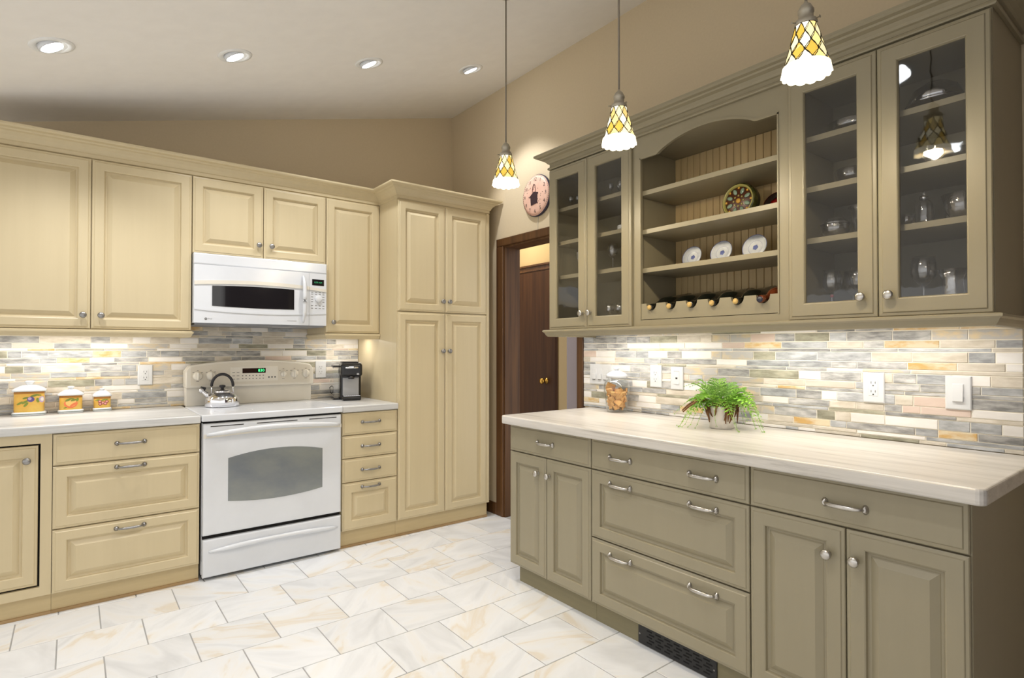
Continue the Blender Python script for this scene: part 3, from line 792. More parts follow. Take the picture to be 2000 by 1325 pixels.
strip_light('R', -2.40, -1.68, 0.22, 1.389, 'under cabinet strip light above the cookie jar', WARM)
strip_light('R', -1.46, -0.55, 0.22, 1.389, 'long under cabinet strip light above the fern', WARM)

def can_light(x, y, label, aim):
    z = ceil_z(x); sl = math.atan(CES)
    t = thing('recessed_light', label, 'recessed light', 'W', x, y, z - 0.012, group=None)
    t.rotation_euler = (0, -sl, 0)
    FR[t.name] = ('W', 0, 0, 0)
    MB().lathe([(0.083, 0.012), (0.082, 0.009), (0.068, 0.006), (0.056, 0.0105)], 32).build('trim_ring', 'white_matte', t)
    b = MB().lathe([(0.052, 0.020), (0.052, 0.004), (0.048, 0.001), (0.044, 0.003)], 28)
    def level(q): return [(p[0] * math.cos(sl) - p[2] * math.sin(sl), p[1], p[0] * math.sin(sl) + p[2] * math.cos(sl)) for p in q]
    b.v = level(b.v)
    b.build('gimbal', 'white_gloss', t)
    b = MB().lathe([(0.044, 0.003), (0.040, -0.0005), (0.002, -0.001)], 24)
    b.v = level(b.v)
    b.build('lamp_face', 'can_lens', t)
    o = light('spot_lamp', 'SPOT', (x, y + 0.005, z - 0.045), CAN_POWER, (0.96, 0.97, 1.0), spot_size=math.radians(118 if x < 2 else 84), spot_blend=0.75 if x < 2 else 0.5, shadow_soft_size=0.04)
    d = Vector(aim) - o.location
    o.rotation_euler = d.to_track_quat('-Z', 'Y').to_euler()
for x, y, lab, aim in ((-0.078, 3.158, 'recessed ceiling spotlight farthest to the left', (-0.1, 3.3, 0)),
                       (0.651, 3.158, 'second recessed ceiling spotlight from the left', (0.66, 3.3, 0)),
                       (1.379, 3.158, 'third recessed ceiling spotlight from the left', (1.38, 3.3, 0)),
                       (2.106, 3.165, 'recessed ceiling spotlight nearest the doorway wall', (2.62, 3.10, 1.2)),
                       (-0.078, 1.15, 'added unseen fill spotlight in the ceiling above the camera', (0.0, 1.4, 0)),  # this spot and the next are added out of view as fill
                       (0.80, 1.15, 'added unseen fill spotlight in the ceiling over the open floor', (0.9, 1.3, 0))):
    can_light(x, y, lab, aim)

# ------------------------------------------------------------------ stained glass pendants
def pendants():
    H = 0.142
    def R(h):    # shade radius at height h
        return 0.0608 - (0.0608 - 0.028) * ((h - 0.022) / (H - 0.022)) ** 0.92 if h > 0.022 else 0.0608
    NC = 9; rows = 4; rh = (H - 0.022) / rows
    def pt(a, h, o): r = R(min(max(h, 0.022), H)) + o; return (r * math.cos(a), r * math.sin(a), h)
    cells = []
    for k in range(rows + 1):
        hc = 0.022 + rh * k
        poly = []
        da = PI / NC
        for du, dh in ((0.15, 0.98), (0.62, 0.62), (0.92, 0.20), (0.98, -0.05), (0.70, -0.50), (0.30, -0.86), (0.15, -0.98), (-0.28, -0.62), (-0.78, -0.20), (-1.0, 0.05), (-0.90, 0.28), (-0.36, 0.72)):
            poly.append((du * da, min(max(hc + dh * rh, 0.0225), H)))
        hs = [p[1] for p in poly]
        if max(hs) - min(hs) < 0.006: continue
        cells.append((k, poly))
    me = []
    for k, poly in cells:
        n = len(poly); ca = sum(p[0] for p in poly) / n; ch = sum(p[1] for p in poly) / n
        ins = [((p[0] - ca) * 0.93 + ca, (p[1] - ch) * 0.93 + ch) for p in poly]
        b = MB()
        b.add([pt(a, h, -0.0012) for a, h in ins] + [pt(a, h, 0.0012) for a, h in ins],
              [tuple(range(n))[::-1], tuple(range(n, 2 * n))] + [(i, (i + 1) % n, n + (i + 1) % n, n + i) for i in range(n)])
        me.append((k, b.mesh('glass_piece', 'glass_amber' if k % 2 else 'glass_cream', 'W', (0, 0, 0)), b))
    lead = MB()
    for k, poly in cells:
        n = len(poly); ca = sum(p[0] for p in poly) / n; ch = sum(p[1] for p in poly) / n
        for c in range(NC):
            a0 = 2 * PI * (c + 0.5 * (k % 2)) / NC
            q = []
            for s_, o in ((1.03, -0.0015), (1.03, 0.0022), (0.92, 0.0022), (0.92, -0.0015)):
                q += [pt((p[0] - ca) * s_ + ca + a0, (p[1] - ch) * s_ + ch, o) for p in poly]
            f = []
            for r_ in range(4):
                for i in range(n):
                    j = (i + 1) % n
                    f.append((r_ * n + i, r_ * n + j, ((r_ + 1) % 4) * n + j, ((r_ + 1) % 4) * n + i))
            lead.add(q, f)
    lead_me = lead.mesh('lead_came', 'lead', 'W', (0, 0, 0))
    # ruffled skirt petals
    b = MB(); n = 7; vs_ = []
    NS = 14
    for i in range(n):
        a = (-1 + 2 * i / (n - 1)) * PI / NS * 0.97
        lip = 0.0045 * (1 - (2 * i / (n - 1) - 1) ** 2)
        for rr, h in ((0.0612, 0.0235), (0.0625, 0.013), (0.0635 + lip * 0.6, 0.003 - lip)):
            vs_ += [(rr * math.cos(a), rr * math.sin(a), h), ((rr + 0.0022) * math.cos(a), (rr + 0.0022) * math.sin(a), h)]
    fs = []
    for i in range(n - 1):
        o = 6 * i; q = 6 * (i + 1)
        for r_ in (0, 2):
            fs += [(o + r_, q + r_, q + r_ + 2, o + r_ + 2), (o + r_ + 1, o + r_ + 3, q + r_ + 3, q + r_ + 1)]
        fs += [(o, o + 1, q + 1, q), (o + 4, q + 4, q + 5, o + 5)]
    b.add(vs_, fs, True); petal_me = b.mesh('skirt_petal', 'glass_skirt', 'W', (0, 0, 0))
    for y, zb, lab in ((2.201, 2.080, 'stained glass pendant lamp farthest from camera by the pantry'),
                       (1.474, 2.072, 'middle stained glass pendant lamp in front of the open shelves'),
                       (0.764, 2.072, 'largest looking stained glass pendant lamp nearest the camera')):
        X = 1.67
        t = thing('pendant_lamp', lab, 'pendant lamp', 'W', X, y, zb, group='stained glass pendants')
        FR[t.name] = ('W', 0, 0, 0)
        zc = ceil_z(X) - zb
        MB().tube([(0, 0, H + 0.066), (0, 0, zc - 0.012)], 0.0038, 8).build('cord', 'cord_grey', t)
        MB().lathe([(0.055, zc + 0.012), (0.055, zc - 0.022), (0.045, zc - 0.030), (0.008, zc - 0.034)], 24).build('ceiling_canopy', 'pendant_metal', t)
        so = MB().lathe([(0.029, H - 0.004), (0.031, H + 0.004), (0.029, H + 0.014), (0.020, H + 0.016), (0.0195, H + 0.036), (0.0215, H + 0.038),
                         (0.0215, H + 0.046), (0.019, H + 0.050), (0.014, H + 0.060), (0.006, H + 0.066), (0.004, H + 0.072)], 20).build('socket', 'pendant_metal', t)
        for k in range(3):
            a = 2 * PI * k / 3 + 0.4
            MB().tube([(0.027 * math.cos(a), 0.027 * math.sin(a), H + 0.008), (0.040 * math.cos(a), 0.040 * math.sin(a), H + 0.008), (0.0415 * math.cos(a), 0.0415 * math.sin(a), H + 0.008)],
                      [0.0018, 0.0018, 0.0045], 8).build('thumb_screw', 'pendant_metal', so)
        sh = bpy.data.objects.new('lamp_shade', lead_me); C.objects.link(sh); sh.parent = t; sh['label'] = 'amber and cream leaded glass shade'
        for k, m_, _ in me:
            for c in range(NC):
                g = bpy.data.objects.new('glass_piece', m_); C.objects.link(g); g.parent = sh
                g.rotation_euler = (0, 0, 2 * PI * (c + 0.5 * (k % 2)) / NC)
        for c in range(NS):
            g = bpy.data.objects.new('skirt_petal', petal_me); C.objects.link(g); g.parent = sh; g.rotation_euler = (0, 0, 2 * PI * (c + 0.5) / NS)
        MB().lathe([(0.010, H - 0.01), (0.012, H - 0.03), (0.021, H - 0.055), (0.023, H - 0.07), (0.018, H - 0.084), (0.006, H - 0.09)], 16).build('bulb', 'bulb_glow', t)
        light('pendant_bulb', 'POINT', (X, y, zb + 0.012), PENDANT_POWER, (1.0, 0.86, 0.62), shadow_soft_size=0.03)
pendants()

# ------------------------------------------------------------------ range
def kitchen_range():
    t = thing('electric_range', 'white electric range with window door and control backguard', 'range', 'B', 0.958, 0.35, 0)
    u0, u1 = 0.567, 1.350; F = 0.668
    MB().box(u0, u1, 0.03, F, 0.03, 0.868).build('body', 'white_gloss', t)
    for u in (u0 + 0.04, u1 - 0.04):
        for w_ in (0.10, F - 0.04):
            MB().lathe([(0.018, 0), (0.018, 0.02), (0.010, 0.03)], 12, (u, w_, 0)).build('foot', 'black_soft', t)
    # cooktop
    ct = MB().box(u0 - 0.006, u1 + 0.006, 0.10, 0.708, 0.8765, 0.914).build('cooktop', 'white_gloss', t, bevel=0.007, seg=3)
    for (u, w_, r) in ((0.76, 0.52, 0.105), (1.16, 0.52, 0.08), (0.76, 0.27, 0.08), (1.16, 0.27, 0.105)):
        b = MB(); n = 40
        vs_ = []; 
        for i in range(n):
            a = 2 * PI * i / n
            vs_ += [(u + (r) * math.cos(a), w_ + (r) * math.sin(a), 0.9143), (u + (r - 0.003) * math.cos(a), w_ + (r - 0.003) * math.sin(a), 0.9143)]
        b.add(vs_, [(2 * i, 2 * ((i + 1) % n), 2 * ((i + 1) % n) + 1, 2 * i + 1) for i in range(n)])
        b.build('burner_ring', 'grey_plastic', ct)
    MB().box(u0 + 0.004, u1 - 0.004, F, F + 0.012, 0.866, 0.8762).build('vent_gap', 'gap_black', t)
    # oven door
    zc = 0.5445
    d = MB().rings(u0 + 0.003, u1 - 0.003, 0.248, 0.864, [(0, F + 0.001), (0, F + 0.028), (0.004, F + 0.034), (0.010, F + 0.0355)]).build('oven_door', 'white_gloss', t)
    ua, ub = 0.695, 1.227
    def up(u): x = (u - 0.961) / 0.266; return 0.664 + 0.032 * (1 - x * x)
    def lo(u): x = (u - 0.961) / 0.266; return 0.424 - 0.022 * (1 - x * x)
    us = [ua + (ub - ua) * i / 24 for i in range(25)]
    MB().strip(us, lo, up, F + 0.0350, F + 0.0368).build('oven_window', 'oven_glass', d)
    b = MB()
    for a0, a1 in ((0.605, 0.775), (0.845, 1.075), (1.145, 1.315)):
        x0, x1 = a0, a1
        b.box(x0, x1, F + 0.0350, F + 0.0362, 0.846, 0.851)
    b.build('vent_slots', 'slot_dark', d)
    # arched handle band
    us = [0.572 + (1.345 - 0.572) * i / 28 for i in range(29)]
    def mid(u): x = (u - 0.9585) / 0.3865; return 0.800 + 0.026 * (1 - x * x)
    MB().strip(us, lambda u: mid(u) - 0.030 + 0.014 * ((u - 0.9585) / 0.3865) ** 2, lambda u: mid(u) + 0.006, F + 0.035, F + 0.041).build('handle_recess', 'bisque_gloss', d)
    pts = []; rad = []
    for i in range(25):
        s_ = -1 + 2 * i / 24; u = 0.9585 + 0.373 * s_
        pts.append((u, F + 0.046 + 0.030 * (1 - s_ ** 4), mid(u) + 0.002)); rad.append(0.008 + 0.007 * (1 - abs(s_) ** 3))
    MB().tube(pts, rad, 12).build('handle', 'white_gloss', d)
    # storage drawer
    MB().box(u0 + 0.004, u1 - 0.004, F, F + 0.010, 0.226, 0.246).build('drawer_gap', 'gap_black', t)
    dr = MB().rings(u0 + 0.003, u1 - 0.003, 0.018, 0.226, [(0, F + 0.001), (0, F + 0.028), (0.004, F + 0.034), (0.010, F + 0.0355)]).build('storage_drawer', 'white_gloss', t)
    pts = []; rad = []
    for i in range(25):
        s_ = -1 + 2 * i / 24; u = 0.961 + 0.362 * s_
        pts.append((u, F + 0.038 + 0.014 * (1 - s_ ** 6), 0.160 + 0.016 * (1 - s_ * s_))); rad.append(0.005 + 0.012 * (1 - abs(s_) ** 4) * (0.55 + 0.45 * abs(s_)))
    MB().tube(pts, rad, 12).build('handle', 'white_gloss', dr)
    # backguard
    us = [0.560 + (1.356 - 0.560) * i / 32 for i in range(33)]
    def top(u):
        x = (u - 0.958) / 0.398; e = min(1, (1 - abs(x)) / 0.045)
        return 1.168 + 0.036 * (1 - x * x) - 0.032 * (1 - math.sqrt(max(0, 1 - (1 - e) ** 2)))
    bg = MB().strip(us, lambda u: 1.030, top, 0.035, 0.150).build('backguard', 'bisque_gloss', t, bevel=0.008, seg=3)
    MB().box(0.566, 1.350, 0.035, 0.115, 0.914, 1.032).build('backguard_riser', 'bisque_gloss', t, bevel=0.004)
    us2 = [0.588 + (1.328 - 0.588) * i / 28 for i in range(29)]
    MB().strip(us2, lambda u: 1.046, lambda u: 1.158 + 0.032 * (1 - ((u - 0.958) / 0.398) ** 2), 0.150, 0.1520).build('fascia', 'bisque_panel', bg)
    MB().rings(0.815, 1.110, 1.063, 1.158, [(0, 0.1520), (0, 0.1530), (0.002, 0.1535)]).build('control_panel', 'bisque_gloss', bg)
    MB().box(0.887, 1.032, 0.1535, 0.1545, 1.117, 1.149).build('clock_display', 'display_dark', bg)
    MB().text('830', 0.026, 1.004, 0.1549, 1.133, spacing=1.05).build('clock_digits', 'display_green', bg)
    b = MB()
    for r_ in range(3):
        for c in range(2): b.box(0.826 + 0.026 * c, 0.842 + 0.026 * c, 0.1536, 0.1540, 1.078 + 0.022 * r_, 1.081 + 0.022 * r_)
    for r_ in range(2):
        for c in range(7): b.box(0.884 + 0.0215 * c, 0.892 + 0.0215 * c, 0.1536, 0.1540, 1.078 + 0.020 * r_, 1.083 + 0.020 * r_)
    for c in range(3): b.box(1.048 + 0.020 * c, 1.058 + 0.020 * c, 0.1536, 0.1540, 1.082, 1.092)
    b.build('button_print', 'print_grey', bg)
    b = MB()
    for u in (0.626, 0.700, 1.148, 1.222, 1.300):
        for du in (-0.024, 0.0, 0.024): b.box(u + du - 0.005, u + du + 0.005, 0.1521, 0.1524, 1.140 - abs(du) * 0.5, 1.143 - abs(du) * 0.5)
        b.box(u - 0.008, u + 0.008, 0.1521, 0.1524, 1.071, 1.0735)
    b.build('dial_print', 'print_grey', bg)
    for u, r in ((0.626, 0.028), (0.700, 0.028), (1.148, 0.020), (1.222, 0.027), (1.300, 0.027)):
        k = MB().lathe([(r, 0.152), (r, 0.156), (r * 0.86, 0.166), (r * 0.78, 0.170), (0.001, 0.170)], 24, (u, 0, 1.106), 'w').build('burner_knob', 'bisque_gloss', bg)
        MB().box(u - 0.005, u + 0.005, 0.168, 0.182, 1.106 - r * 0.86, 1.106 + r * 0.86).build('grip', 'bisque_gloss', k, bevel=0.003)
kitchen_range()

# ------------------------------------------------------------------ microwave
def microwave():
    t = thing('microwave_oven', 'white over the range microwave with dark oval window', 'microwave', 'B', 0.95, 0.2, 1.424)
    u0, u1 = 0.5575, 1.3435; F = 0.425
    MB().box(u0, u1, 0.013, F, 1.432, 1.8455).build('body', 'white_gloss', t)
    MB().box(u0 + 0.01, u1 - 0.01, 0.03, F - 0.01, 1.422, 1.4318).build('underside', 'grey_vent', t)
    MB().box(0.70, 0.80, 0.25, 0.38, 1.4195, 1.4218).build('grease_filter', 'grey_plastic', t)
    MB().box(1.02, 1.16, 0.25, 0.38, 1.4195, 1.4218).build('grease_filter', 'grey_plastic', t)
    MB().rings(u0, u1, 1.781, 1.8455, [(0, F), (0, F + 0.010), (0.006, F + 0.013)]).build('vent_panel', 'white_gloss', t)
    def bul(u): x = (u - 0.95) / 0.39; return F + 0.012 + 0.010 * (1 - x * x)
    def curved(ua, ub, lo, hi, dw, n=20, w0=F):
        b = MB(); us = [ua + (ub - ua) * i / n for i in range(n + 1)]
        for u in us: b.v += [(u, w0, lo(u)), (u, bul(u) + dw, lo(u)), (u, bul(u) + dw, hi(u)), (u, w0, hi(u))]
        for k in range(n):
            a = 4 * k; c = a + 4
            for i in range(4):
                j = (i + 1) % 4; b.f.append((a + i, c + i, c + j, a + j)); b.sm.append(False)
        e = 4 * n; b.f += [(0, 1, 2, 3), (e + 3, e + 2, e + 1, e)]; b.sm += [False, False]
        return b
    ar = lambda u: 0.018 * (1 - ((u - 0.95) / 0.39) ** 2)
    d = curved(u0 + 0.002, 1.226, lambda u: 1.433, lambda u: 1.779, 0.0).build('door', 'white_gloss', t)
    curved(u0 + 0.004, 1.226, lambda u: 1.658 + ar(u), lambda u: 1.680 + ar(u), 0.005).build('brow', 'bisque_gloss', d)
    curved(u0 + 0.004, 1.226, lambda u: 1.512 - ar(u), lambda u: 1.524 - ar(u), 0.004).build('sill', 'white_gloss', d)
    curved(0.654, 1.130, lambda u: 1.540 - 0.6 * ar(u), lambda u: 1.650 + 0.75 * ar(u), 0.0015).build('window', 'black_glass', d)
    pts = []; rad = []
    for i in range(17):
        s_ = -1 + 2 * i / 16
        pts.append((1.186, bul(1.186) + 0.006 + 0.034 * (1 - s_ ** 4), 1.602 + 0.150 * s_)); rad.append(0.007 + 0.007 * (1 - s_ * s_))
    MB().tube(pts, rad, 12).build('handle', 'white_gloss', d)
    e = MB().lathe([(0.0075, bul(0.62) + 0.0002), (0.0075, bul(0.62) + 0.0008)], 20, (0.622, 0, 1.457), 'w').build('badge', 'print_grey', d)
    MB().text('GE', 0.008, 0.622, bul(0.62) + 0.0010, 1.457).build('badge_letters', 'white_gloss', e)
    MB().text('Profile', 0.012, 0.634, bul(0.64) + 0.0006, 1.457, 'LEFT').build('brand_lettering', 'print_grey', d)
    MB().box(1.085, 1.145, bul(1.12), bul(1.09) + 0.0006, 1.4575, 1.4605).build('model_print', 'grey_plastic', d)
    cp = curved(1.2275, u1 - 0.001, lambda u: 1.433, lambda u: 1.779, 0.0, 8).build('control_panel', 'white_gloss', t)
    curved(1.2285, u1 - 0.002, lambda u: 1.658 + ar(u), lambda u: 1.676 + ar(u), 0.005, 8).build('brow', 'bisque_gloss', cp)
    curved(1.2285, u1 - 0.002, lambda u: 1.512 - ar(u), lambda u: 1.520 - ar(u), 0.004, 8).build('sill', 'white_gloss', cp)
    curved(1.246, 1.326, lambda u: 1.698, lambda u: 1.739, 0.001, 4).build('display', 'black_glass', cp)
    MB().text('8:30 AM', 0.015, 1.286, bul(1.25) + 0.0016, 1.718).build('display_digits', 'display_dim', cp)
    MB().lathe([(0.024, bul(1.29)), (0.023, bul(1.29) + 0.010), (0.019, bul(1.29) + 0.013), (0.001, bul(1.29) + 0.0135)], 22, (1.288, 0, 1.610), 'w').build('selector_dial', 'white_gloss', cp)
    b = MB()
    for r_, z in enumerate((1.650, 1.638, 1.620, 1.604, 1.588, 1.562, 1.545)):
        for c, u in enumerate((1.246, 1.272, 1.298, 1.322)):
            if r_ in (2, 3, 4) and c in (1, 2): continue
            b.box(u - 0.007, u + 0.007, bul(1.31) - 0.001, bul(u) + 0.0006, z, z + 0.0035)
    b.build('button_print', 'print_grey', cp)
microwave()

# ------------------------------------------------------------------ outlets and switches
def plate(frame, u, z, label, cat, kind, wd=0.079, hd=0.124, w0=0.0118):
    t = thing('wall_outlet' if cat == 'outlet' else 'wall_switch', label, cat, frame, u, w0, z - hd / 2)
    MB().rings(u - wd / 2, u + wd / 2, z - hd / 2, z + hd / 2, [(0, w0), (0, w0 + 0.003), (0.003, w0 + 0.006), (0.006, w0 + 0.0065)]).build('cover_plate', 'plate_white', t)
    f = w0 + 0.0066
    if kind == 'duplex':
        MB().rings(u - 0.017, u + 0.017, z - 0.034, z + 0.034, [(0, f - 0.002), (0, f + 0.0008), (0.001, f + 0.0012)]).build('receptacle', 'plate_white', t)
        for dz in (-0.018, 0.018):
            b = MB(); b.box(u - 0.0085, u - 0.0065, f + 0.0012, f + 0.0016, z + dz - 0.002, z + dz + 0.007)
            b.box(u + 0.0065, u + 0.0085, f + 0.0012, f + 0.0016, z + dz - 0.002, z + dz + 0.007)
            b.lathe([(0.0028, f + 0.0012), (0.0028, f + 0.0016)], 10, (u, 0, z + dz - 0.010), 'w')
            b.build('socket_slots', 'slot_dark', t)
    elif kind == 'phone':
        MB().rings(u - 0.017, u + 0.017, z - 0.034, z + 0.034, [(0, f - 0.002), (0, f + 0.0008), (0.001, f + 0.0012)]).build('insert', 'plate_white', t)
        MB().box(u - 0.006, u + 0.006, f + 0.0012, f + 0.0018, z - 0.006, z + 0.004).build('jack', 'slot_dark', t)
        MB().box(u - 0.018, u + 0.018, f - 0.0002, f + 0.0006, z + 0.036, z + 0.0375).build('seam', 'grey_vent', t)
        MB().box(u - 0.016, u + 0.016, f + 0.0012, f + 0.0030, z - 0.033, z - 0.027).build('ledge', 'plate_white', t)
    elif kind == 'sliders':
        for k in range(3):
            c = u + (k - 1) * 0.046
            MB().rings(c - 0.016, c + 0.016, z - 0.034, z + 0.034, [(0, f - 0.002), (0, f + 0.0008), (0.001, f + 0.0012)]).build('insert', 'plate_white', t)
            MB().box(c - 0.014, c + 0.014, f + 0.0012, f + 0.0085, z - 0.032, z + 0.002).build('paddle', 'plate_white', t, bevel=0.002)
            MB().box(c - 0.010, c + 0.010, f + 0.0060, f + 0.0080, z - 0.0345, z - 0.0321).build('indicator', 'slot_dark', t)
    elif kind == 'paddle':
        MB().rings(u - 0.017, u + 0.017, z - 0.034, z + 0.034, [(0, f - 0.002), (0, f + 0.0008), (0.001, f + 0.0012)]).build('insert', 'plate_white', t)
        b = MB(); b.add([(u + a, f + q, z + c) for a in (-0.0155, 0.0155) for q, c in ((0.001, 0.032), (0.003, 0.032), (0.009, -0.030), (0.001, -0.032))],
                        [(0, 1, 2, 3), (7, 6, 5, 4), (0, 4, 5, 1), (1, 5, 6, 2), (2, 6, 7, 3), (3, 7, 4, 0)])
        b.build('rocker', 'plate_white', t)
plate('B', 0.358, 1.116, 'white duplex outlet on the backsplash left of the range', 'outlet', 'duplex')
plate('B', 1.453, 1.125, 'white duplex outlet between range and coffee maker', 'outlet', 'duplex')
plate('R', -2.438, 1.121, 'wide white three gang switch plate beside the doorway', 'switch', 'sliders', wd=0.178)
plate('R', -2.016, 1.125, 'white duplex outlet between cookie jar and phone jack', 'outlet', 'duplex')
plate('R', -1.875, 1.120, 'white jack plate on the backsplash just left of the fern', 'outlet', 'phone')
plate('R', -0.923, 1.121, 'white duplex outlet right of the fern', 'outlet', 'duplex')
plate('R', -0.643, 1.116, 'white single rocker switch at the right end of the backsplash', 'switch', 'paddle')

# ------------------------------------------------------------------ canisters
def canister(x, y, wd, h_lid, h_top, label, art):
    z = 0.9122; r = wd / 2
    t = thing('canister', label, 'canister', 'W', x, y, z, group='painted canisters')
    E = 5.0; sy = 0.86; rb = r * 0.875
    def L(prof, name, mat, par, **k): return MB().lathe([(a, b_ + z) for a, b_ in prof], 40, (x, y, 0), expo=E, sy=sy, **k).build(name, mat, par)
    L([(r * 0.93, 0), (r * 0.99, 0.005), (r * 1.0, 0.014), (r * 0.95, 0.019), (rb, 0.0205)], 'base_rim', 'white_gloss', t)
    L([(r * 1.004, 0.0085), (r * 1.008, 0.0100), (r * 1.004, 0.0115)], 'green_line', 'canister_green', t)
    bd = L([(rb, 0.020), (rb, h_lid - 0.012), (rb * 0.99, h_lid)], 'body', 'canister_yellow', t)
    L([(rb * 1.004, h_lid - 0.012), (rb * 1.006, h_lid - 0.007), (rb * 1.002, h_lid)], 'brown_band', 'rim_brown', t)
    ld = L([(r * 0.97, h_lid), (r * 1.01, h_lid + 0.003), (r * 1.0, h_lid + 0.010), (r * 0.86, h_lid + 0.017), (r * 0.52, h_lid + 0.030), (r * 0.36, h_lid + 0.034), (0.002, h_lid + 0.035)], 'lid', 'white_gloss', t)
    kz = h_lid + 0.034
    MB().lathe([(a * r / 0.073, b_ + z) for a, b_ in ((0.014, kz), (0.013, kz + 0.004), (0.021, h_top - 0.006), (0.021, h_top - 0.003), (0.012, h_top))], 20, (x, y, 0)).build('knob', 'white_gloss', ld)
    # painted fruit that follows the front of the body
    def on(sx_, zz, o):
        t_ = -PI / 2 + sx_ / (rb * 1.05)
        ca, sa = math.cos(t_), math.sin(t_); q = 1 / ((abs(ca) ** E + abs(sa) ** E) ** (1 / E))
        return (x + (rb + o) * q * ca, y + (rb + o) * q * sa * sy, zz)
    def blob(cx, cz, a, b_, rot, mat, o, nm):
        m_ = MB(); n = 14
        P = [on(cx, z + cz, o)]
        for i in range(n):
            an = 2 * PI * i / n; px, pz = a * math.cos(an), b_ * math.sin(an)
            P.append(on(cx + px * math.cos(rot) - pz * math.sin(rot), z + cz + px * math.sin(rot) + pz * math.cos(rot), o))
        m_.add(P, [(0, 1 + i, 1 + (i + 1) % n) for i in range(n)], True)
        m_.build(nm, mat, bd)
    for (cx, cz, a, b_, rot, mat, o, nm) in art: blob(cx, cz, a, b_, rot, mat, 0.0004 + 0.0003 * o, nm)
LF = 'leaf_paint'
canister(-0.187, 4.118, 0.148, 0.132, 0.190, 'largest yellow canister painted with purple plums', [
    (0.008, 0.090, 0.016, 0.015, 0, 'plum_purple', 1, 'painted_plum'), (0.004, 0.094, 0.008, 0.008, 0, 'plum_light', 2, 'painted_shine'),
    (0.052, 0.088, 0.013, 0.017, 0, 'plum_light', 1, 'painted_plum'), (0.053, 0.089, 0.008, 0.011, 0, 'stone_white', 2, 'painted_shine'),
    (-0.016, 0.076, 0.016, 0.006, 0.6, LF, 0, 'painted_leaf'), (-0.036, 0.070, 0.014, 0.005, 0.7, LF, 0, 'painted_leaf'), (-0.012, 0.062, 0.015, 0.006, 0.9, LF, 0, 'painted_leaf'),
    (-0.014, 0.098, 0.013, 0.005, 0.3, LF, 0, 'painted_leaf'), (0.022, 0.110, 0.016, 0.006, 0.3, LF, 0, 'painted_leaf'), (0.036, 0.084, 0.013, 0.006, 1.7, LF, 0, 'painted_leaf'), (0.038, 0.112, 0.012, 0.004, -0.2, LF, 0, 'painted_leaf')])
canister(-0.006, 4.128, 0.120, 0.100, 0.152, 'middle sized yellow canister painted with a red apple', [
    (0.0, 0.055, 0.030, 0.026, 0, 'apple_red', 0, 'painted_apple'), (0.001, 0.060, 0.024, 0.022, 0, 'apple_light', 1, 'painted_shine'), (0.012, 0.050, 0.020, 0.006, 0.6, 'apple_red', 2, 'painted_shade'),
    (-0.012, 0.076, 0.014, 0.006, 0.5, LF, 3, 'painted_leaf'), (0.012, 0.074, 0.014, 0.005, 0.3, LF, 3, 'painted_leaf'), (0.028, 0.076, 0.010, 0.005, 1.4, LF, 3, 'painted_leaf'), (0.002, 0.082, 0.014, 0.004, 0.0, LF, 3, 'painted_leaf'),
    (-0.024, 0.032, 0.007, 0.003, 0.3, LF, 3, 'painted_leaf')])
canister(0.140, 4.135, 0.093, 0.086, 0.133, 'smallest yellow canister painted with red cherries', [
    (x_, z_, 0.0085, 0.0085, 0, 'cherry_red', 0, 'painted_cherry') for x_, z_ in ((-0.012, 0.058), (-0.010, 0.042), (0.002, 0.049), (0.014, 0.044), (0.020, 0.056))] + [
    (x_, z_, 0.0055, 0.0055, 0, 'cherry_pink', 1, 'painted_shine') for x_, z_ in ((-0.012, 0.059), (-0.010, 0.043), (0.002, 0.050), (0.014, 0.045), (0.020, 0.057))] + [
    (0.004, 0.066, 0.012, 0.004, 0.4, LF, 0, 'painted_leaf'), (0.018, 0.068, 0.010, 0.004, 0.2, LF, 0, 'painted_leaf'), (-0.022, 0.066, 0.010, 0.004, 0.3, LF, 0, 'painted_leaf')])

